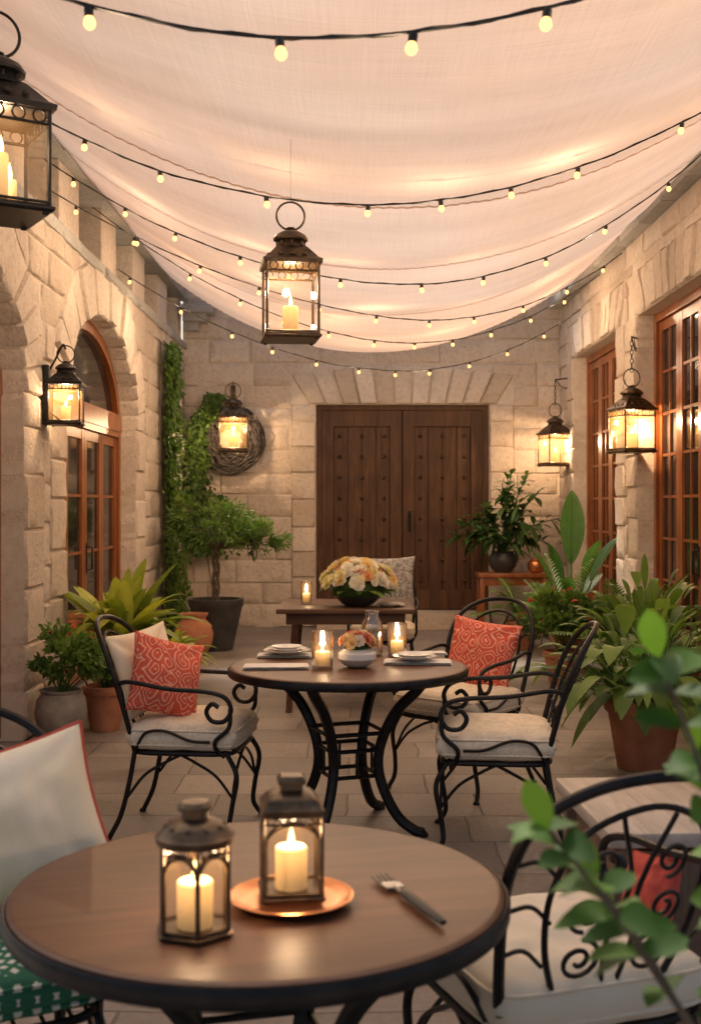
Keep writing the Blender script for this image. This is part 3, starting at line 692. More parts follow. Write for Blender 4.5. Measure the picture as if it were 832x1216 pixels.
def build_chair():
    P={}
    b=MB()
    out=[(-.235,.40),(-.25,.52),(-.262,.66),(-.262,.78),(-.225,.89),(-.13,.955),(0,.975),(.13,.955),(.225,.89),(.262,.78),(.262,.66),(.25,.52),(.235,.40)]
    b.tube([Bk(p.x,p.y) for p in cr([(a,c,0) for a,c in out],6)],.0125,8)
    inn=[(-.12,.47),(-.165,.6),(-.175,.74),(-.13,.86),(0,.91),(.13,.86),(.175,.74),(.165,.6),(.12,.47)]
    b.tube([Bk(p.x,p.y) for p in cr([(a,c,0) for a,c in inn],6)],.0075,6)
    b.tube([Bk(y/20*.24,.47) for y in range(-20,21)],.009,6)
    for sg in(-1,1):
        b.tube([Bk(p.x,p.y) for p in cr([(sg*.012,.47,0),(sg*.03,.6,0),(sg*.012,.74,0),(sg*.06,.89,0)],8)],.0055,6)
        b.tube([Bk(p.x,p.y) for p in spiral((sg*.085,.565,0),.050,.010,1.6,math.pi/2,(sg,0,0),(0,1,0))],.0055,6)
        b.tube([Bk(p.x,p.y) for p in spiral((sg*.09,.675,0),.042,.010,1.5,-math.pi/2,(sg,0,0),(0,1,0))],.005,6)
        b.tube([Bk(p.x,p.y) for p in spiral((sg*.075,.785,0),.042,.010,1.4,-math.pi/2,(sg,0,0),(0,1,0))],.005,6)
        for zz in(.56,.66,.76): b.tube([Bk(p.x,p.y) for p in cr([(sg*.165,zz,0),(sg*.21,zz+.04,0),(sg*.255,zz+.03,0)],6)],.005,6)
    P['backrest']=b.mesh('backrest',[M_iron])
    for sg,nm in((1,'l'),(-1,'r')):
        a=MB(); y=sg*.275
        a.tube(cr([(Bk(.262,.70)[0],sg*.262,.70),(-.22,y,.715),(-.05,y+sg*.012,.69),(.12,y+sg*.012,.68),(.205,y,.655),(.235,y,.60),(.205,y,.55),(.15,y,.55),(.125,y,.59),(.15,y,.625),(.18,y,.61)],7),.0105,8,flat=1.)
        a.tube(cr([(.232,y,.605),(.225,y,.52),(.165,y,.46),(.17,sg*.25,.41),(.2,sg*.24,.385)],6),.010,8)
        a.tube(cr([(.14,y,.455),(.05,y,.46),(-.06,y,.50),(-.15,y,.49),(-.20,sg*.25,.42)],6),.007,6)
        P['armrest'+nm]=a.mesh('armrest',[M_iron])
    for i,(sx,sy) in enumerate(((1,1),(1,-1),(-1,1),(-1,-1))):
        l=MB()
        if sx>0: l.tube(cr([(.21,sy*.235,.395),(.255,sy*.25,.30),(.235,sy*.25,.17),(.225,sy*.26,.07),(.26,sy*.275,.006)],7),.0115,8)
        else: l.tube(cr([(-.215,sy*.225,.395),(-.235,sy*.235,.27),(-.27,sy*.25,.12),(-.325,sy*.265,.006)],7),.0115,8)
        x=.262 if sx>0 else -.327; y=sy*(.275 if sx>0 else .265); l.lathe([(.0,0),(.016,.0),(.017,.008),(.012,.016)],8,c=(x,y,0))
        l.tube(cr([(sx*.24,sy*.248,.20),(sx*.16,sy*.245,.30),(sx*.06,sy*.24,.36),(0,sy*.24,.39)],7),.007,6)
        if sx>0: l.tube(cr([(.235,sy*.25,.20),(.235,sy*.17,.30),(.235,sy*.07,.36),(.235,sy*.003,.385)],7),.007,6)
        P['leg%d'%i]=l.mesh('leg',[M_iron])
    s=MB(); pts=[]
    for a in range(40):
        th=2*math.pi*a/40; c,q=math.cos(th),math.sin(th); pts.append((.235*math.copysign(abs(c)**.35,c),.245*math.copysign(abs(q)**.35,q),.395))
    s.tube(pts,.011,8,closed=True)
    for k in range(-3,4): s.tube([(-.23,k*.06,.395),(.23,k*.06,.395)],.005,5)
    for k in range(-2,3): s.tube([(k*.08,-.235,.396),(k*.08,.235,.396)],.004,5)
    P['seat']=s.mesh('seat',[M_iron]); return P
CH=build_chair()
CU=cushion_mesh(.53,.54,.135,M_seat); CUG=cushion_mesh(.53,.54,.11,M_green); CUP=cushion_mesh(.53,.54,.145,M_seatplain)
def chair(x,y,fx,fy,label,cu=CU):
    rt=root('garden_chair',(x,y,0),label,'chair',math.atan2(fy,fx),'wrought iron garden chairs')
    for k,me in CH.items():
        nm=''.join(c for c in k if not c.isdigit()); nm='armrest' if nm.startswith('armrest') else nm
        o=bpy.data.objects.new(nm,me); COL.objects.link(o); o.parent=rt
    o=bpy.data.objects.new('seat_cushion',cu); COL.objects.link(o); o.parent=rt; o.location=(.0,0,.466)
    return rt
chair(-.74,5.48,1,-.12,'black scrolled iron armchair with ivory cushion beside the round table')
chair(.63,5.27,-1,.10,'black iron armchair with ivory cushion pulled up to the table')
chair(.56,6.28,-.62,-.78,'black scrolled iron armchair holding a coral patterned pillow')
chair(-.86,2.66,.42,-.9,'black iron armchair with green diamond patterned seat cushion',CUG)
chair(.45,2.70,-.33,.94,'black iron armchair with plain cream cushion, its back turned outward',CUP)
chair(.24,9.75,-.05,-1,'black iron chair with a grey back cushion behind the side table')

def pillow(name,c,w,h,t,nrm,roll,mat,label,pip=None):
    mb=MB(); N=30; vs=[]; 
    for sgn in(1,-1):
        for j in range(N+1):
            for i in range(N+1):
                u=-1+2*i/N; v=-1+2*j/N
                x=w/2*u*(1-.09*(1-v*v)); y=h/2*v*(1-.09*(1-u*u))
                z=t/2*(max(0,(1-u*u))*max(0,(1-v*v)))**.5
                e=(1-max(abs(u),abs(v))**4)
                z+=sgn*.014*noise.noise(Vector((u*2.2,v*2.2,w*7)))*e+.008*noise.noise(Vector((u*6,v*3,w*17)))*e
                z-=.03*math.exp(-((abs(u)-abs(v))/.14)**2)*max(0,max(abs(u),abs(v))-.45)*(1-max(abs(u),abs(v)))*5
                vs.append((x,y,sgn*z))
    K=(N+1)**2; fs=[]
    for j in range(N):
        for i in range(N):
            a=j*(N+1)+i; fs.append((a,a+1,a+N+2,a+N+1)); fs.append((K+a,K+a+N+1,K+a+N+2,K+a+1))
    mb.add(vs,fs); o=mb.obj(name,mat,angle=None,label=label,cat='pillow',merge=True)
    if pip:
        q=MB(); pts=[]
        for k in range(80):
            s=k/20; e=int(s); f=-1+2*(s-e); u,v=[(f,-1),(1,f),(-f,1),(-1,-f)][e]
            pts.append((w/2*u*(1-.09*(1-v*v)),h/2*v*(1-.09*(1-u*u)),0))
        q.tube(pts,.0055,6,closed=True); q.obj('piping',pip,parent=o)
    n=Vector(nrm).normalized(); up=(Vector((0,0,1))-n*n.z).normalized(); rt=up.cross(n)
    Mx=Matrix((rt,up,n)).transposed().to_4x4()
    o.matrix_world=Matrix.Translation(c)@Mx@Matrix.Rotation(math.radians(roll),4,'Z'); return o
pillow('throw_pillow',(-.86,5.40,.715),.37,.37,.16,(.62,-.75,.28),-16,M_ikat,'coral pillow with pale swirling pattern leaning in the iron chair')
pillow('throw_pillow',(-.965,5.50,.735),.40,.40,.12,(.8,-.55,.3),6,M_cream,'cream pillow tucked behind the coral pillow')
pillow('throw_pillow',(.69,6.40,.69),.40,.39,.16,(-.42,-.85,.28),-7,M_ikat,'coral pillow with pale swirling pattern in the iron chair')
pillow('throw_pillow',(-.80,2.79,.745),.41,.38,.24,(.20,-.93,.30),15,M_cream,'cream pillow with red piping resting in the iron chair',M_piping)
pillow('throw_pillow',(.70,2.78,.60),.17,.16,.08,(-.8,-.4,.35),8,M_piping,'small red pillow resting against the chair arm')
pillow('throw_pillow',(.24,9.86,.83),.56,.50,.15,(.05,-.95,.25),0,M_greycloth,'grey patterned back cushion leaning on the iron chair')

# ---------------------------------------------------------------- tables
def round_table(loc,r,H,label,rot,topm,fat=1.):
    rt=root('round_table',loc,label,'table',rot)
    t=MB(); t.lathe([(0,H-.03),(r-.02,H-.03),(r-.006,H-.026),(r,H-.016),(r-.002,H-.005),(r-.008,H-.0015),(r-.016,H),(0,H)],72); t.obj('tabletop',topm,parent=rt,angle=35)
    k=MB(); k.lathe([(r-.012,H-.042),(r+.004,H-.042),(r+.009,H-.034),(r+.009,H-.012),(r+.004,H-.006),(r+.0005,H-.008),(r-.012,H-.032)],72); k.obj('rim',M_iron,parent=rt)
    for i in range(4):
        a=math.pi/2*i+math.pi/4; c,s=math.cos(a),math.sin(a)
        l=MB(); prof=[(r*.70,H-.045),(r*.62,H-.10),(r*.44,H-.20),(r*.31,H-.34),(r*.28,H-.46),(r*.34,.18),(r*.46,.075),(r*.60,.025),(r*.68,.014)]
        l.tube([(p.x*c,p.x*s,p.z) for p in cr([(q,0,z) for q,z in prof],7)],.024*fat,8)
        l.lathe([(.024,0),(.026,.01),(.012,.026)],8,c=(c*r*.68,s*r*.68,0)); l.obj('leg',M_iron,parent=rt)
    b=MB()
    for (rr,z) in((.36,H-.30),(.30,H-.38),(.285,H-.50)):
        P=[(r*rr*math.cos(math.pi/2*i+math.pi/4),r*rr*math.sin(math.pi/2*i+math.pi/4),z) for i in range(4)]
        for i in range(4): b.tube([P[i],P[(i+1)%4]],.0095*fat,6)
    for i in range(4):
        a0=math.pi/2*i; p=Vector((math.cos(a0),math.sin(a0),0))*r*.215
        b.tube([p+Vector((0,0,H-.38)),p+Vector((0,0,H-.5))],.007,5)
    b.lathe([(r*.68,H-.05),(r*.70,H-.05),(r*.70,H-.0425),(r*.68,H-.0425)],36)
    b.obj('brace',M_iron,parent=rt); return rt
TF=.775
round_table((-.18,2.25,0),.466,TF,'brown wooden round table on black iron base holding lanterns',.25,M_tabletop,.85)
round_table((-.027,5.5,0),.55,.755,'round wooden dining table on curved black iron legs',.35,M_tabletop,1.05)
rt=root('rectangular_table',(-.06,8.95,0),'dark wooden side table carrying a large flower arrangement','table',0)
t=MB(); t.box((0,0,.735),(1.0,.95,.035),b=.006); t.obj('tabletop',M_tabledark,parent=rt)
def frame4(rt,w,d,z,h,mat,nm='apron'):
    t=MB()
    for s in(-1,1): t.box((0,s*d/2,z),(w+.02,.025,h),b=.003); t.box((s*w/2,0,z),(.025,d-.02,h-.004),b=.003)
    t.obj(nm,mat,parent=rt)
frame4(rt,.84,.82,.676,.08,M_tabledark)
for sx in(-1,1):
    for sy in(-1,1):
        l=MB(); l.tube([(sx*.36,sy*.40,.71),(sx*.41,sy*.42,0)],.024,4); l.obj('leg',M_tabledark,parent=rt)
l=MB(); l.tube([(-.38,-.41,.3),(.38,-.41,.3)],.015,6); l.tube([(-.38,.41,.3),(.38,.41,.3)],.015,6); l.tube([(0,-.41,.3),(0,.41,.3)],.015,6); l.obj('brace',M_iron,parent=rt)
rt=root('side_table',(1.0,3.42,0),'low wooden box side table with a pale weathered top','side table',.05)
t=MB(); t.box((0,0,.62),(.70,.64,.04),b=.006); t.obj('tabletop',M_lightwood,parent=rt)
frame4(rt,.58,.52,.36,.44,M_midwood,'panel')
for sx in(-1,1):
    for sy in(-1,1): l=MB(); l.box((sx*.305,sy*.275,.30),(.05,.05,.60),b=.004); l.obj('leg',M_midwood,parent=rt)
rt=root('plant_stand',(1.82,13.6,0),'brown wooden bench used as a plant stand','bench')
t=MB(); t.box((0,0,.70),(.82,.42,.05),b=.006); t.obj('tabletop',M_redwood,parent=rt)
frame4(rt,.68,.32,.63,.09,M_redwood)
for sx in(-1,1):
    for sy in(-1,1): l=MB(); l.box((sx*.36,sy*.16,.337),(.055,.055,.674),b=.005); l.obj('leg',M_redwood,parent=rt)

# ---------------------------------------------------------------- table items
lantern('table_lantern',(-.269,2.0,TF+.001),.113,.148,'small dark hexagonal lantern with a lit candle on the table',n=6,rot=.2,energy=1.6,ring=False,arches=True,group='small table lanterns')
lantern('table_lantern',(-.114,2.15,TF+.018),.108,.145,'small dark square lantern with a lit candle on a copper tray',n=4,rot=.12,energy=1.6,ring=False,arches=True,group='small table lanterns')
t=MB(); t.lathe([(0,.0),(.085,.0),(.095,.004),(.112,.014),(.114,.016),(.110,.017),(.094,.009),(.08,.0075),(0,.0075)],48); t.obj('serving_tray',M_copper,label='round copper tray under the small lantern',cat='tray',loc=(-.114,2.15,TF+.001))
rt=root('fork',(.054,2.27,TF+.001),'steel fork with a thick black handle lying on the table','fork',math.atan2(-.28,.11))
h=MB(); h.tube([(.10,0,.009),(.13,0,.010),(.2,0,.010),(.265,0,.010),(.27,0,.009)],lambda k:.0065+.0045*math.sin(math.pi*min(1,k*1.1+.1)),10,flat=.7); h.obj('handle',M_blackhandle,parent=rt)
h=MB(); h.tube(cr([(.11,0,.009),(.09,0,.007),(.06,0,.009)]),.004,6)
h.box((.048,0,.008),(.04,.036,.003),b=.001)
for k in range(4): h.tube([(.033,-.0150+k*.010,.008),(.015,-.0150+k*.010,.006),(-.012,-.0150+k*.010,.009)],.0030,5)
h.obj('tines',M_steel,parent=rt)
TZ=.7565
def napkin(x,y,w,d,rot,z=TZ,lab='folded white linen napkin on the round table'):
    mb=MB(); 
    for l in range(3):
        N=12; vs=[]
        for j in range(N+1):
            for i in range(N+1):
                u=i/N-.5; v=j/N-.5
                vs.append((w*u*(1-.02*l),d*v*(1-.03*l),.002+l*.0045+.0018*noise.noise(Vector((u*6,v*6,l+x*9)))+(.003 if abs(v)<.4 and l<2 else 0)))
        mb.add(vs,[(j*(N+1)+i,j*(N+1)+i+1,(j+1)*(N+1)+i+1,(j+1)*(N+1)+i) for j in range(N) for i in range(N)])
    o=mb.obj('napkin',M_linen,angle=None,label=lab,cat='napkin',loc=(x,y,z)); o.rotation_euler=(0,0,rot); o['group']='napkins'
napkin(-.355,5.40,.30,.15,.04); napkin(.30,5.56,.32,.16,-.05); napkin(.36,5.88,.2,.10,.1); napkin(-.34,5.80,.27,.15,.02)
def plate(x,y,z,r,n,lab):
    mb=MB()
    for k in range(n):
        q=r*(1-.16*k); mb.lathe([(0,0),(q*.55,0),(q*.62,.004),(q*.95,.016),(q,.0185),(q*.97,.0195),(q*.62,.008),(q*.5,.006),(0,.006)],40,c=(0,0,k*.009))
    mb.obj('plate',M_ceramic,label=lab,cat='plate',loc=(x,y,z))['group']='plates'
plate(-.33,5.80,TZ+.016,.115,3,'stack of white plates on a napkin'); plate(.285,5.57,TZ+.016,.105,2,'white plates stacked on a napkin')
def candleglass(x,y,z,r,h,lab,e=1.):
    rt=root('candle_holder',(x,y,z),lab,'candle holder',0,'glass candle holders')
    g=MB(); g.lathe([(0,0.001),(r*.9,0.001),(r*.93,.01),(r,h),(r*.97,h+.002),(r*.93,h),(r*.86,.018),(0,.014)],28); g.obj('glass',M_tumbler,parent=rt)
    c=MB(); c.lathe([(r*.66,.015),(r*.66,h*.45),(r*.55,h*.45+.003),(0,h*.45-.004)],18); c.obj('candle',M_wax,parent=rt)
    f=MB(); f.lathe([(0,0),(.006,.006),(.007,.014),(.004,.026),(0,.036)],10); f.obj('flame',M_flame,parent=rt,loc=(0,0,h*.45))
    if e: light('candle_light',rt,(0,0,h*.45+.03),e,r=.015)
candleglass(-.143,5.38,TZ,.052,.165,'clear glass tumbler with a lit candle'); candleglass(.213,5.82,TZ,.049,.16,'clear glass tumbler with a lit candle')
candleglass(-.36,8.95,.753,.045,.17,'tall glass with a lit candle beside the flowers')
g=MB(); g.lathe([(0,.001),(.048,.001),(.054,.012),(.054,.14),(.048,.165),(.034,.185),(.032,.215),(.039,.222),(.034,.222),(.028,.185),(.043,.16),(.049,.13),(.049,.016),(0,.008)],28)
g.obj('glass_carafe',M_tumbler,label='clear glass carafe standing on the round table',cat='carafe',loc=(.09,5.85,TZ))

def leaf(mb,base,d,up,L,W,droop=.3,fold=.15,segs=4,t=.5,tipw=0.,shape=1.):
    base=Vector(base); d=Vector(d).normalized(); s=d.cross(up)
    if s.length<1e-4: s=d.orthogonal()
    s.normalize(); nn=s.cross(d).normalized(); vs=[]
    for i in range(segs+1):
        k=i/segs; wd=W/2*math.sin(math.pi*(k**shape*.94+.03))**.8 if i not in(0,segs) else W*.03
        c=base+d*L*(k-.12*droop*k*k)-Vector((0,0,1))*droop*L*k*k
        f=nn*fold*wd
        vs+= [c-s*wd+f,c,c+s*wd+f]
    fs=[]
    for i in range(segs):
        a=i*3; fs+=[(a,a+1,a+4,a+3),(a+1,a+2,a+5,a+4)]
    mb.add(vs,fs,t)
def rdir(zmin=-1.,zmax=1.):
    a=U(0,2*math.pi); z=U(zmin,zmax); r=math.sqrt(1-z*z); return Vector((r*math.cos(a),r*math.sin(a),z))
def bloom(mb,c,r,n=12,t=0.,ax=None):
    c=Vector(c); ax=((ax or Vector((0,0,1)))+Vector((U(-.4,.4),U(-.4,.4),U(0,.3)))).normalized(); s=ax.orthogonal().normalized(); q=ax.cross(s)
    for ring,(k,el,rr) in enumerate(((n,.2,1.),(n*2//3,.7,.8),(n//2,1.15,.6))):
        for i in range(k):
            a=2*math.pi*i/k+ring*.4+U(-.15,.15); d=(s*math.cos(a)+q*math.sin(a))*math.cos(el)+ax*math.sin(el)
            leaf(mb,c+d*r*.06,d,ax,r*rr,r*1.0*rr,-.1,.35,4,t=t,shape=1.4)
def bouquet(name,loc,rx,rz,n,br,pm,vase,label,vm,nf):
    rt=root(name,loc,label,'flower arrangement'); p=MB(); l=MB(); h=vase[-1]
    for i in range(n):
        th=2.39996*i+U(-.2,.2); k=math.sqrt((i+.5)/n)*.98; kz=math.sqrt(max(0,1-k*k)); x=rx*k*math.cos(th); y=rx*k*math.sin(th)*.85; z=h+rz*kz*U(.80,1.12)+.02
        bloom(p,(x,y,z),br*U(.6,1.3),9,t=R(),ax=Vector((math.cos(th)*k*1.6,math.sin(th)*k*1.6,kz)))
    for i in range(nf):
        d=rdir(-.1,.5); leaf(l,Vector((d.x*rx*.75,d.y*rx*.6,h+.03)),d,(0,0,1),rx*.42,rx*.2,.3,t=R())
        th=U(0,6.28); l.tube([(0,0,h*.6),(math.cos(th)*rx*.6,math.sin(th)*rx*.5,h+rz*.5)],.002,4,t=.4)
    l.lathe([(rx*.7,h-.01),(rx*.75,h+rz*.3),(rx*.5,h+rz*.7),(0,h+rz*.85)],16,t=.2)
    p.obj('blossom',pm,parent=rt,angle=None); l.obj('foliage',M_leaf,parent=rt,angle=None)
    v=MB(); v.lathe(vase[0],36,rib=vase[1],ribd=vase[2]); v.obj('bowl',vm,parent=rt)
bouquet('flower_bowl',(.015,5.42,TZ),.080,.045,30,.028,M_petalc,([(0,0),(.035,0),(.06,.012),(.085,.04),(.083,.065),(.06,.083),(.052,.086),(.052,.08),(.07,.06),(.05,.02),(0,.015)],16,.06,.08),'white ribbed bowl of small coral flowers',M_ceramic,16)
bouquet('flower_arrangement',(.03,8.75,.753),.28,.21,150,.046,M_petal,([(0,0),(.08,0),(.12,.02),(.17,.07),(.165,.10),(.155,.1),(.10,.03),(0,.02)],0,0,.09),'large low arrangement of cream and yellow flowers in a dark bowl',M_darkpot,30)
plate(.27,8.7,.753,.11,2,'white plates on the dark side table')
mb=MB(); mb.lathe([(0,0),(.05,0),(.085,.03),(.10,.08),(.085,.13),(.06,.145),(.07,.155),(.06,.155),(.05,.14),(.07,.1),(.06,.03),(0,.02)],28); mb.obj('copper_pot',M_copper,label='small round copper pot on the wooden bench',cat='pot',loc=(2.08,13.5,.726))

# ---------------------------------------------------------------- plants
def pot(rt,prof,mat,soilz,soilr,z=0):
    p=MB(); p.lathe(prof,36,c=(0,0,z)); p.obj('pot',mat,parent=rt)
    s=MB(); s.lathe([(0,soilz+.012),(soilr*.5,soilz+.01),(soilr,soilz)],18,c=(0,0,z)); s.obj('soil',M_soil,parent=rt)
def tpot(r,h): return [(0,0),(r*.66,0),(r*.70,.01),(r*.93,h*.80),(r*1.0,h*.81),(r*1.03,h*.84),(r*1.03,h*.98),(r*1.0,h),(r*.93,h),(r*.90,h*.85),(0,h*.84)]
def upot(r,h): return [(0,0),(r*.55,0),(r*.62,.015),(r*.9,h*.3),(r*1.0,h*.55),(r*.93,h*.8),(r*.74,h*.93),(r*.80,h*.97),(r*.82,h),(r*.72,h),(r*.66,h*.9),(0,h*.88)]
def bushleaves(mb,c,rad,n,L,W,nc=14,up=.3,t0=.5,spread=.35):
    c=Vector(c); cl=[]
    for i in range(nc):
        d=rdir(-.6,1); k=U(.45,.95); cl.append((c+Vector((d.x*rad[0],d.y*rad[1],d.z*rad[2]))*k,U(-.25,.25),U(.6,1.2)))
    for i in range(n):
        p,tt,s=random.choice(cl); d=rdir(); q=p+Vector((d.x*rad[0],d.y*rad[1],d.z*rad[2]))*spread*s*(R()**.5)
        od=(q-c).normalized()+rdir()*.8+Vector((0,0,up))
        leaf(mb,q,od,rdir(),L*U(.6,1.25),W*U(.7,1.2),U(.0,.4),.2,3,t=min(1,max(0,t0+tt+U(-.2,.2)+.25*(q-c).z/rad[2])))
    return cl
def stems(mb,base,cl,r=.006,n=4):
    base=Vector(base)
    for p,_,_ in cl:
        m=base.lerp(p,.5)+Vector((U(-.03,.03),U(-.03,.03),U(0,.05))); mb.tube(cr([base+Vector((U(-.03,.03),U(-.03,.03),0)),m,p],5),lambda k:r*(1-.6*k),5)
def strap(mb,c,n,L,W,elev=(.3,1.4),droop=(.3,.7),segs=9,t=(.2,.9),r0=.02):
    for i in range(n):
        a=U(0,2*math.pi); e=U(*elev); d=Vector((math.cos(a)*math.cos(e),math.sin(a)*math.cos(e),math.sin(e)))
        leaf(mb,Vector(c)+Vector((math.cos(a),math.sin(a),0))*U(0,r0),d,(0,0,1),L*U(.65,1.1),W*U(.7,1.15),U(*droop),.3,segs,t=U(*t),shape=.75)
def frond(mb,base,d,L,n,ll,lw,droop,t):
    base=Vector(base); d=Vector(d).normalized(); s=d.cross(Vector((0,0,1))).normalized(); pts=[]
    for i in range(n+1):
        k=i/n; pts.append(base+d*L*k-Vector((0,0,1))*droop*L*k*k)
    mb.tube(pts,lambda k:.004*(1-.7*k)+.001,4,t=t)
    for i in range(2,n):
        k=i/n; tg=(pts[i+1]-pts[i-1]).normalized() if i<n else d; ln=ll*math.sin(math.pi*(k*.85+.1))
        for sg in(-1,1): leaf(mb,pts[i],s*sg*.85+tg*.6+Vector((0,0,.12)),(0,0,1),ln*U(.85,1.1),lw,.25,.15,3,t=min(1,max(0,t+U(-.15,.15))))
def plant(loc,label): return root('potted_plant',loc,label,'potted plant')
p=plant((-1.86,7.5,0),'grey stone urn planted with a small leaved green bush'); pot(p,upot(.165,.33),M_greypot,.29,.12)
m=MB(); cl=bushleaves(m,(.06,.0,.52),(.25,.24,.20),1400,.055,.028,16); stems(m,(0,0,.29),cl); m.obj('foliage',M_leaf,parent=p,angle=None)
m=MB()
for i in range(9):
    d=rdir(-.1,1); bloom(m,Vector((.06+d.x*.25,d.y*.24,.52+d.z*.2)),.02,6,t=R())
m.obj('blossom',M_petalr,parent=p,angle=None)
p=plant((-1.66,7.87,0),'terracotta pot with a trailing green bush'); pot(p,tpot(.14,.30),M_terra,.26,.12)
m=MB(); cl=bushleaves(m,(-.02,.02,.44),(.2,.2,.16),900,.055,.028,12); stems(m,(0,0,.26),cl); m.obj('foliage',M_leaf,parent=p,angle=None)
p=plant((-1.70,8.6,0),'broad strap leaved yellow green plant in a terracotta pot'); pot(p,tpot(.21,.52),M_terra,.44,.18)
m=MB(); strap(m,(0,0,.46),80,.88,.14,(.65,1.5),(.2,.65),12,(.15,1.),.06); m.obj('foliage',M_leafy,parent=p,angle=None)
p=plant((-1.50,9.7,0),'low leafy green plant in a terracotta pot'); pot(p,tpot(.15,.26),M_terra,.22,.13)
m=MB(); strap(m,(0,0,.24),60,.5,.08,(.2,1.4),(.3,.7),8,(.2,1.),.05); m.obj('foliage',M_leafy,parent=p,angle=None)
j=MB(); j.lathe([(0,0),(.11,0),(.13,.015),(.185,.12),(.195,.22),(.17,.31),(.12,.355),(.115,.37),(.14,.40),(.145,.42),(.12,.42),(.10,.38),(.10,.35),(0,.33)],36)
j.obj('terracotta_jar',M_terra,label='empty round terracotta jar on the stone floor',cat='jar',loc=(-1.60,11.8,0))
p=root('potted_tree',(-1.43,12.25,0),'small bushy tree in a large dark pot','potted tree'); pot(p,[(0,0),(.17,0),(.18,.02),(.27,.44),(.285,.46),(.29,.53),(.25,.53),(.24,.46),(0,.44)],M_darkpot,.46,.23)
tr=MB()
for k in range(3):
    ph=k*2.1; tr.tube([(.028*math.cos(ph+z*7),.028*math.sin(ph+z*7),.45+z*.62) for z in [i/16 for i in range(17)]],.016,6)
m=MB(); cl=bushleaves(m,(.02,0,1.28),(.46,.42,.28),3000,.085,.016,24,.2,.5,.36); cl2=bushleaves(m,(.42,-.05,1.10),(.30,.28,.24),1000,.085,.016,9,.1); cl3=bushleaves(m,(-.28,0,1.44),(.25,.25,.2),700,.085,.016,7,.1)
stems(tr,(0,0,1.05),cl+cl2+cl3,.009); tr.obj('trunk',M_bark,parent=p); m.obj('crown',M_leaf,parent=p,angle=None)
iv=root('climbing_ivy',(-2.05,12.95,0),'dense green ivy climbing the stone wall from the ground','ivy'); m=MB(); s=MB()
for k in range(7):
    y0=U(-.45,.45); pts=[]; y=y0
    for i in range(30):
        z=i*.112; y+=U(-.05,.05); y=max(-.5,min(.5,y)); pts.append((.0+U(-.01,.015),y,z))
    s.tube(cr(pts,2),.006,4)
for i in range(5600):
    z=3.25*R()**.9; wd=.50+.18*noise.noise(Vector((0,z*1.8,3)))+(.12 if z<1 else 0); y=random.gauss(0,.5)*wd*1.1
    if abs(y)>wd: continue
    if noise.noise(Vector((y*3.5,z*3.5,9)))<-.25: continue
    x=.02+R()*(.07+.10*max(0,noise.noise(Vector((y*3,z*3,1))))+(.07 if z<1 else 0))
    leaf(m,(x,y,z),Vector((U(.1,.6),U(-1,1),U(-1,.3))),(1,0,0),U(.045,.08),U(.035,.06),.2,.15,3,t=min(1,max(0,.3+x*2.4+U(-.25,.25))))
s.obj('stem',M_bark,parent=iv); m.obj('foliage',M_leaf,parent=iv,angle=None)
wr=root('woven_wreath',(-1.50,14.42,2.30),'round woven twig wreath hung on the stone wall','wreath'); m=MB()
for i in range(64):
    r=.15+.27*i/64; ph=U(0,6); am=U(.006,.018); fr=random.randint(5,11)
    m.tube([((r+am*math.sin(fr*t+ph))*math.cos(t),-.035-.025*math.sin(fr*t*1.+ph*2)-.015*math.sin(r*9),(r+am*math.sin(fr*t+ph))*math.sin(t)) for t in [2*math.pi*k/60 for k in range(60)]],.007,5,closed=True,t=R())
m.obj('woven_ring',M_twig,parent=wr)
iv=root('climbing_vine',(-1.78,14.40,0),'thin green vine growing up the stone wall around the wreath','vine'); m=MB(); s=MB()
s.tube(cr([(.15,0,0.),(0,0.02,.8),(-.05,0.02,1.5),(-.12,0,2.1),(-.05,.0,2.6),(.12,0,2.78)],8),.008,5)
for i in range(2800):
    z=U(.9,2.85); cx=-.02 if z<1.6 else (-.13 if z<2.4 else -.13+.6*(z-2.4)); wd=.24 if z<1.7 else .12
    x=cx+random.gauss(0,.5)*wd; leaf(m,(x,-.04-R()*.13,z),Vector((U(-1,1),U(-.6,-.1),U(-1,.4))),(0,-1,0),U(.04,.08),U(.03,.05),.2,.15,3,t=min(1,max(0,U(.1,.7))))
s.obj('stem',M_bark,parent=iv); m.obj('foliage',M_leaf,parent=iv,angle=None)
p=plant((1.72,13.65,.726),'dark pot with big glossy green leaves on the wooden bench'); pot(p,upot(.17,.24),M_darkpot,.2,.12)
m=MB()
for i in range(38):
    d=rdir(.1,1.); Ls=U(.4,1.0); b=Vector((0,0,.22)); e=b+Vector((d.x*.75,d.y*.4,d.z*1.05))*Ls; md=b.lerp(e,.5)+Vector((0,0,.1))
    pts=cr([b,md,e],6); m.tube(pts,.006,4,t=.4)
    for k in range(6,13):
        pt=pts[min(k,len(pts)-1)]
        for sg in range(2):
            dd=(e-b).normalized()*.6+rdir()*.8; leaf(m,pt,dd,(0,0,1),U(.12,.24),U(.05,.085),.4,.15,4,t=U(.1,1.))
m.obj('foliage',M_leafd,parent=p,angle=None)
p=plant((2.12,11.6,0),'tall broad paddle leaved plant in a terracotta pot'); pot(p,tpot(.2,.36),M_terra,.3,.16)
m=MB()
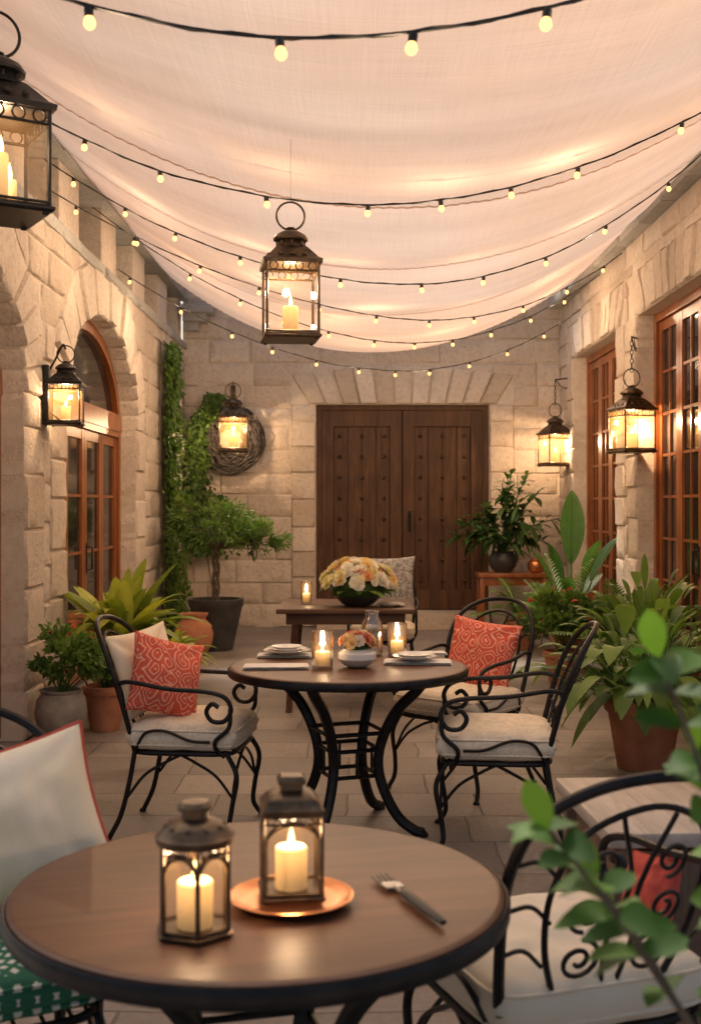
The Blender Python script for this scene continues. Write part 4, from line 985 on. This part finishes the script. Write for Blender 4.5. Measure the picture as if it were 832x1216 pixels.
for (a,e,L,W,st,dr) in((1.3,1.38,.80,.26,.65,.05),(.2,1.1,.7,.24,.5,.2),(3.3,1.15,.6,.2,.45,.25),(4.4,.95,.6,.2,.35,.35),(5.4,1.2,.6,.2,.5,.2),(2.3,.85,.55,.19,.3,.35),(3.0,.6,.5,.18,.25,.4),(3.6,1.3,.6,.2,.4,.15),(.9,.8,.6,.2,.4,.3)):
    d=Vector((math.cos(a)*math.cos(e),math.sin(a)*math.cos(e),math.sin(e))); b=Vector((0,0,.3)); q=b+d*st; m.tube([b,q],.014,6,t=.6); leaf(m,q-d*.03,d,(0.2,-1,.3) if e>1.3 else (0,0,1),L,W,dr,.25,12,t=U(.2,.55)); m.tube([q+d*L*k/8-Vector((0,0,dr*L*(k/8)**2)) for k in range(8)],.005,4,t=.8)
m.obj('foliage',M_leafd,parent=p,angle=None)
for (x,y,n,L,lab) in ((2.0,10.9,20,.95,'feathery palm with arching fronds in a terracotta pot'),(1.75,12.3,14,.7,'small feathery palm in a terracotta pot'),(2.2,9.4,22,1.0,'feathery fern like palm beside the paned door')):
    p=root('potted_palm',(x,y,0),lab,'potted palm'); pot(p,tpot(.17,.30),M_terra,.26,.14); m=MB()
    for i in range(n):
        a=2*math.pi*i/n+U(-.2,.2); e=U(.5,1.35); frond(m,(0,0,.27),(math.cos(a)*math.cos(e),math.sin(a)*math.cos(e),math.sin(e)),L*U(.8,1.15),24,.2,.026,U(.2,.5),U(.4,1.))
    m.obj('foliage',M_leaf,parent=p,angle=None)
p=plant((1.75,9.9,0),'leafy green bush with small red flowers in a terracotta pot'); pot(p,tpot(.16,.28),M_terra,.24,.13)
m=MB(); cl=bushleaves(m,(.0,.0,.52),(.38,.3,.26),2200,.075,.038,20,.3,.45); stems(m,(0,0,.24),cl); m.obj('foliage',M_leaf,parent=p,angle=None)
m=MB()
for i in range(13):
    d=rdir(-.1,1); bloom(m,Vector((d.x*.36,d.y*.30,.54+d.z*.26)),.026,7,t=R())
m.obj('blossom',M_petalr,parent=p,angle=None)
p=plant((1.66,6.75,0),'large glossy broad leaved plant in a big terracotta pot'); pot(p,tpot(.22,.40),M_terra,.35,.19)
m=MB()
for i in range(170):
    a=U(0,6.28); e=U(.1,1.45); d=Vector((math.cos(a)*math.cos(e),math.sin(a)*math.cos(e),math.sin(e))); st=U(.1,.5); q=Vector((math.cos(a)*.06,math.sin(a)*.06,.38))+d*st; m.tube([(math.cos(a)*.05,math.sin(a)*.05,.35),q],.004,4,t=.5)
    leaf(m,q,d+rdir()*.2,(0,0,1),U(.22,.38),U(.07,.12),U(.4,.9),.25,8,t=U(.15,1.))
m.obj('foliage',M_leaf,parent=p,angle=None)
p=plant((2.05,8.3,0),'tall leafy green plant in a terracotta pot by the door'); pot(p,tpot(.2,.36),M_terra,.32,.17)
m=MB()
for i in range(140):
    a=U(0,6.28); e=U(.5,1.5); d=Vector((math.cos(a)*math.cos(e),math.sin(a)*math.cos(e),math.sin(e))); st=U(.1,.6); q=Vector((0,0,.33))+d*st; m.tube([(0,0,.32),q],.004,4,t=.5)
    leaf(m,q,d,(0,0,1),U(.25,.42),U(.05,.09),U(.2,.7),.25,8,t=U(.25,1.))
m.obj('foliage',M_leaf,parent=p,angle=None)
# foreground shrub
p=plant((.51,1.45,0),'tall leafy shrub with oval green leaves in a terracotta pot'); pot(p,tpot(.15,.30),M_terra,.26,.13)
m=MB(); s=MB()
for k,(tx,ty,tz) in enumerate(((-.13,.02,1.31),(-.02,.05,1.22),(-.27,.0,1.10),(-.20,.06,1.02),(.02,-.03,1.12),(-.04,.0,.99),(.05,.0,1.02),(-.02,.02,.88),(-.07,.04,1.17))):
    pts=cr([(U(-.02,.02),U(-.02,.02),.26),(.03+tx*.15,ty*.3,.26+(tz-.26)*.5),(tx*.65+.02,ty*.7,.26+(tz-.26)*.82),(tx,ty,tz)],8)
    s.tube(pts,lambda q:.006*(1-.7*q)+.001,6)
    N=len(pts)
    for i in range(int(N*.62),N,1):
        tg=(pts[min(i+1,N-1)]-pts[i-1]).normalized()
        if i%2 and i<N-2: continue
        a=i*1.25+k; sd=Vector((math.cos(a),math.sin(a)*.8,0))
        for sg in(-1,1): leaf(m,pts[i],sd*sg+tg*.5+Vector((0,0,U(-.3,.2))),(U(-.4,.4),U(-1,.2),.8),U(.055,.09),U(.030,.046),U(.1,.6),.2,7,t=U(.0,.95))
    leaf(m,pts[-1],tg+rdir()*.3,(0,1,0),.075,.036,.1,.2,6,t=.9)
s.obj('stem',M_bark,parent=p); m.obj('foliage',M_leafb,parent=p,angle=None)

# ---------------------------------------------------------------- light, sky, camera
w=bpy.data.worlds.new('World'); SC.world=w; w.use_nodes=True; nt=w.node_tree; bg=nt.nodes['Background']
sky=nt.nodes.new('ShaderNodeTexSky'); sky.sky_type='NISHITA'; sky.sun_disc=False
EL=math.radians(52); AZ=math.radians(-20)
sky.sun_elevation=EL; sky.sun_rotation=AZ; sky.dust_density=8.; sky.air_density=1.; sky.ozone_density=.5
nt.links.new(sky.outputs[0],bg.inputs[0]); bg.inputs[1].default_value=.15
sl=bpy.data.lights.new('sun','SUN'); sl.energy=5.; sl.angle=math.radians(12); sl.color=(1,.90,.78)
so=bpy.data.objects.new('sun',sl); COL.objects.link(so)
sd=Vector((math.sin(AZ)*math.cos(EL),math.cos(AZ)*math.cos(EL),math.sin(EL)))
so.rotation_euler=(-sd).to_track_quat('-Z','Y').to_euler(); so.location=(0,20,20)
cd=bpy.data.cameras.new('camera'); cam=bpy.data.objects.new('camera',cd); COL.objects.link(cam); SC.camera=cam
cam.location=(0,0,1.5); cam.rotation_euler=(math.radians(90),0,0)
cd.sensor_fit='VERTICAL'; cd.sensor_height=36; cd.lens=36*1400/1216; cd.shift_x=-4/1216; cd.shift_y=-8/1216; cd.clip_start=.05; cd.clip_end=300
cd.dof.use_dof=True; cd.dof.focus_distance=5.8; cd.dof.aperture_fstop=4.
SC.view_settings.view_transform='Standard'; SC.view_settings.look='None'; SC.view_settings.exposure=0
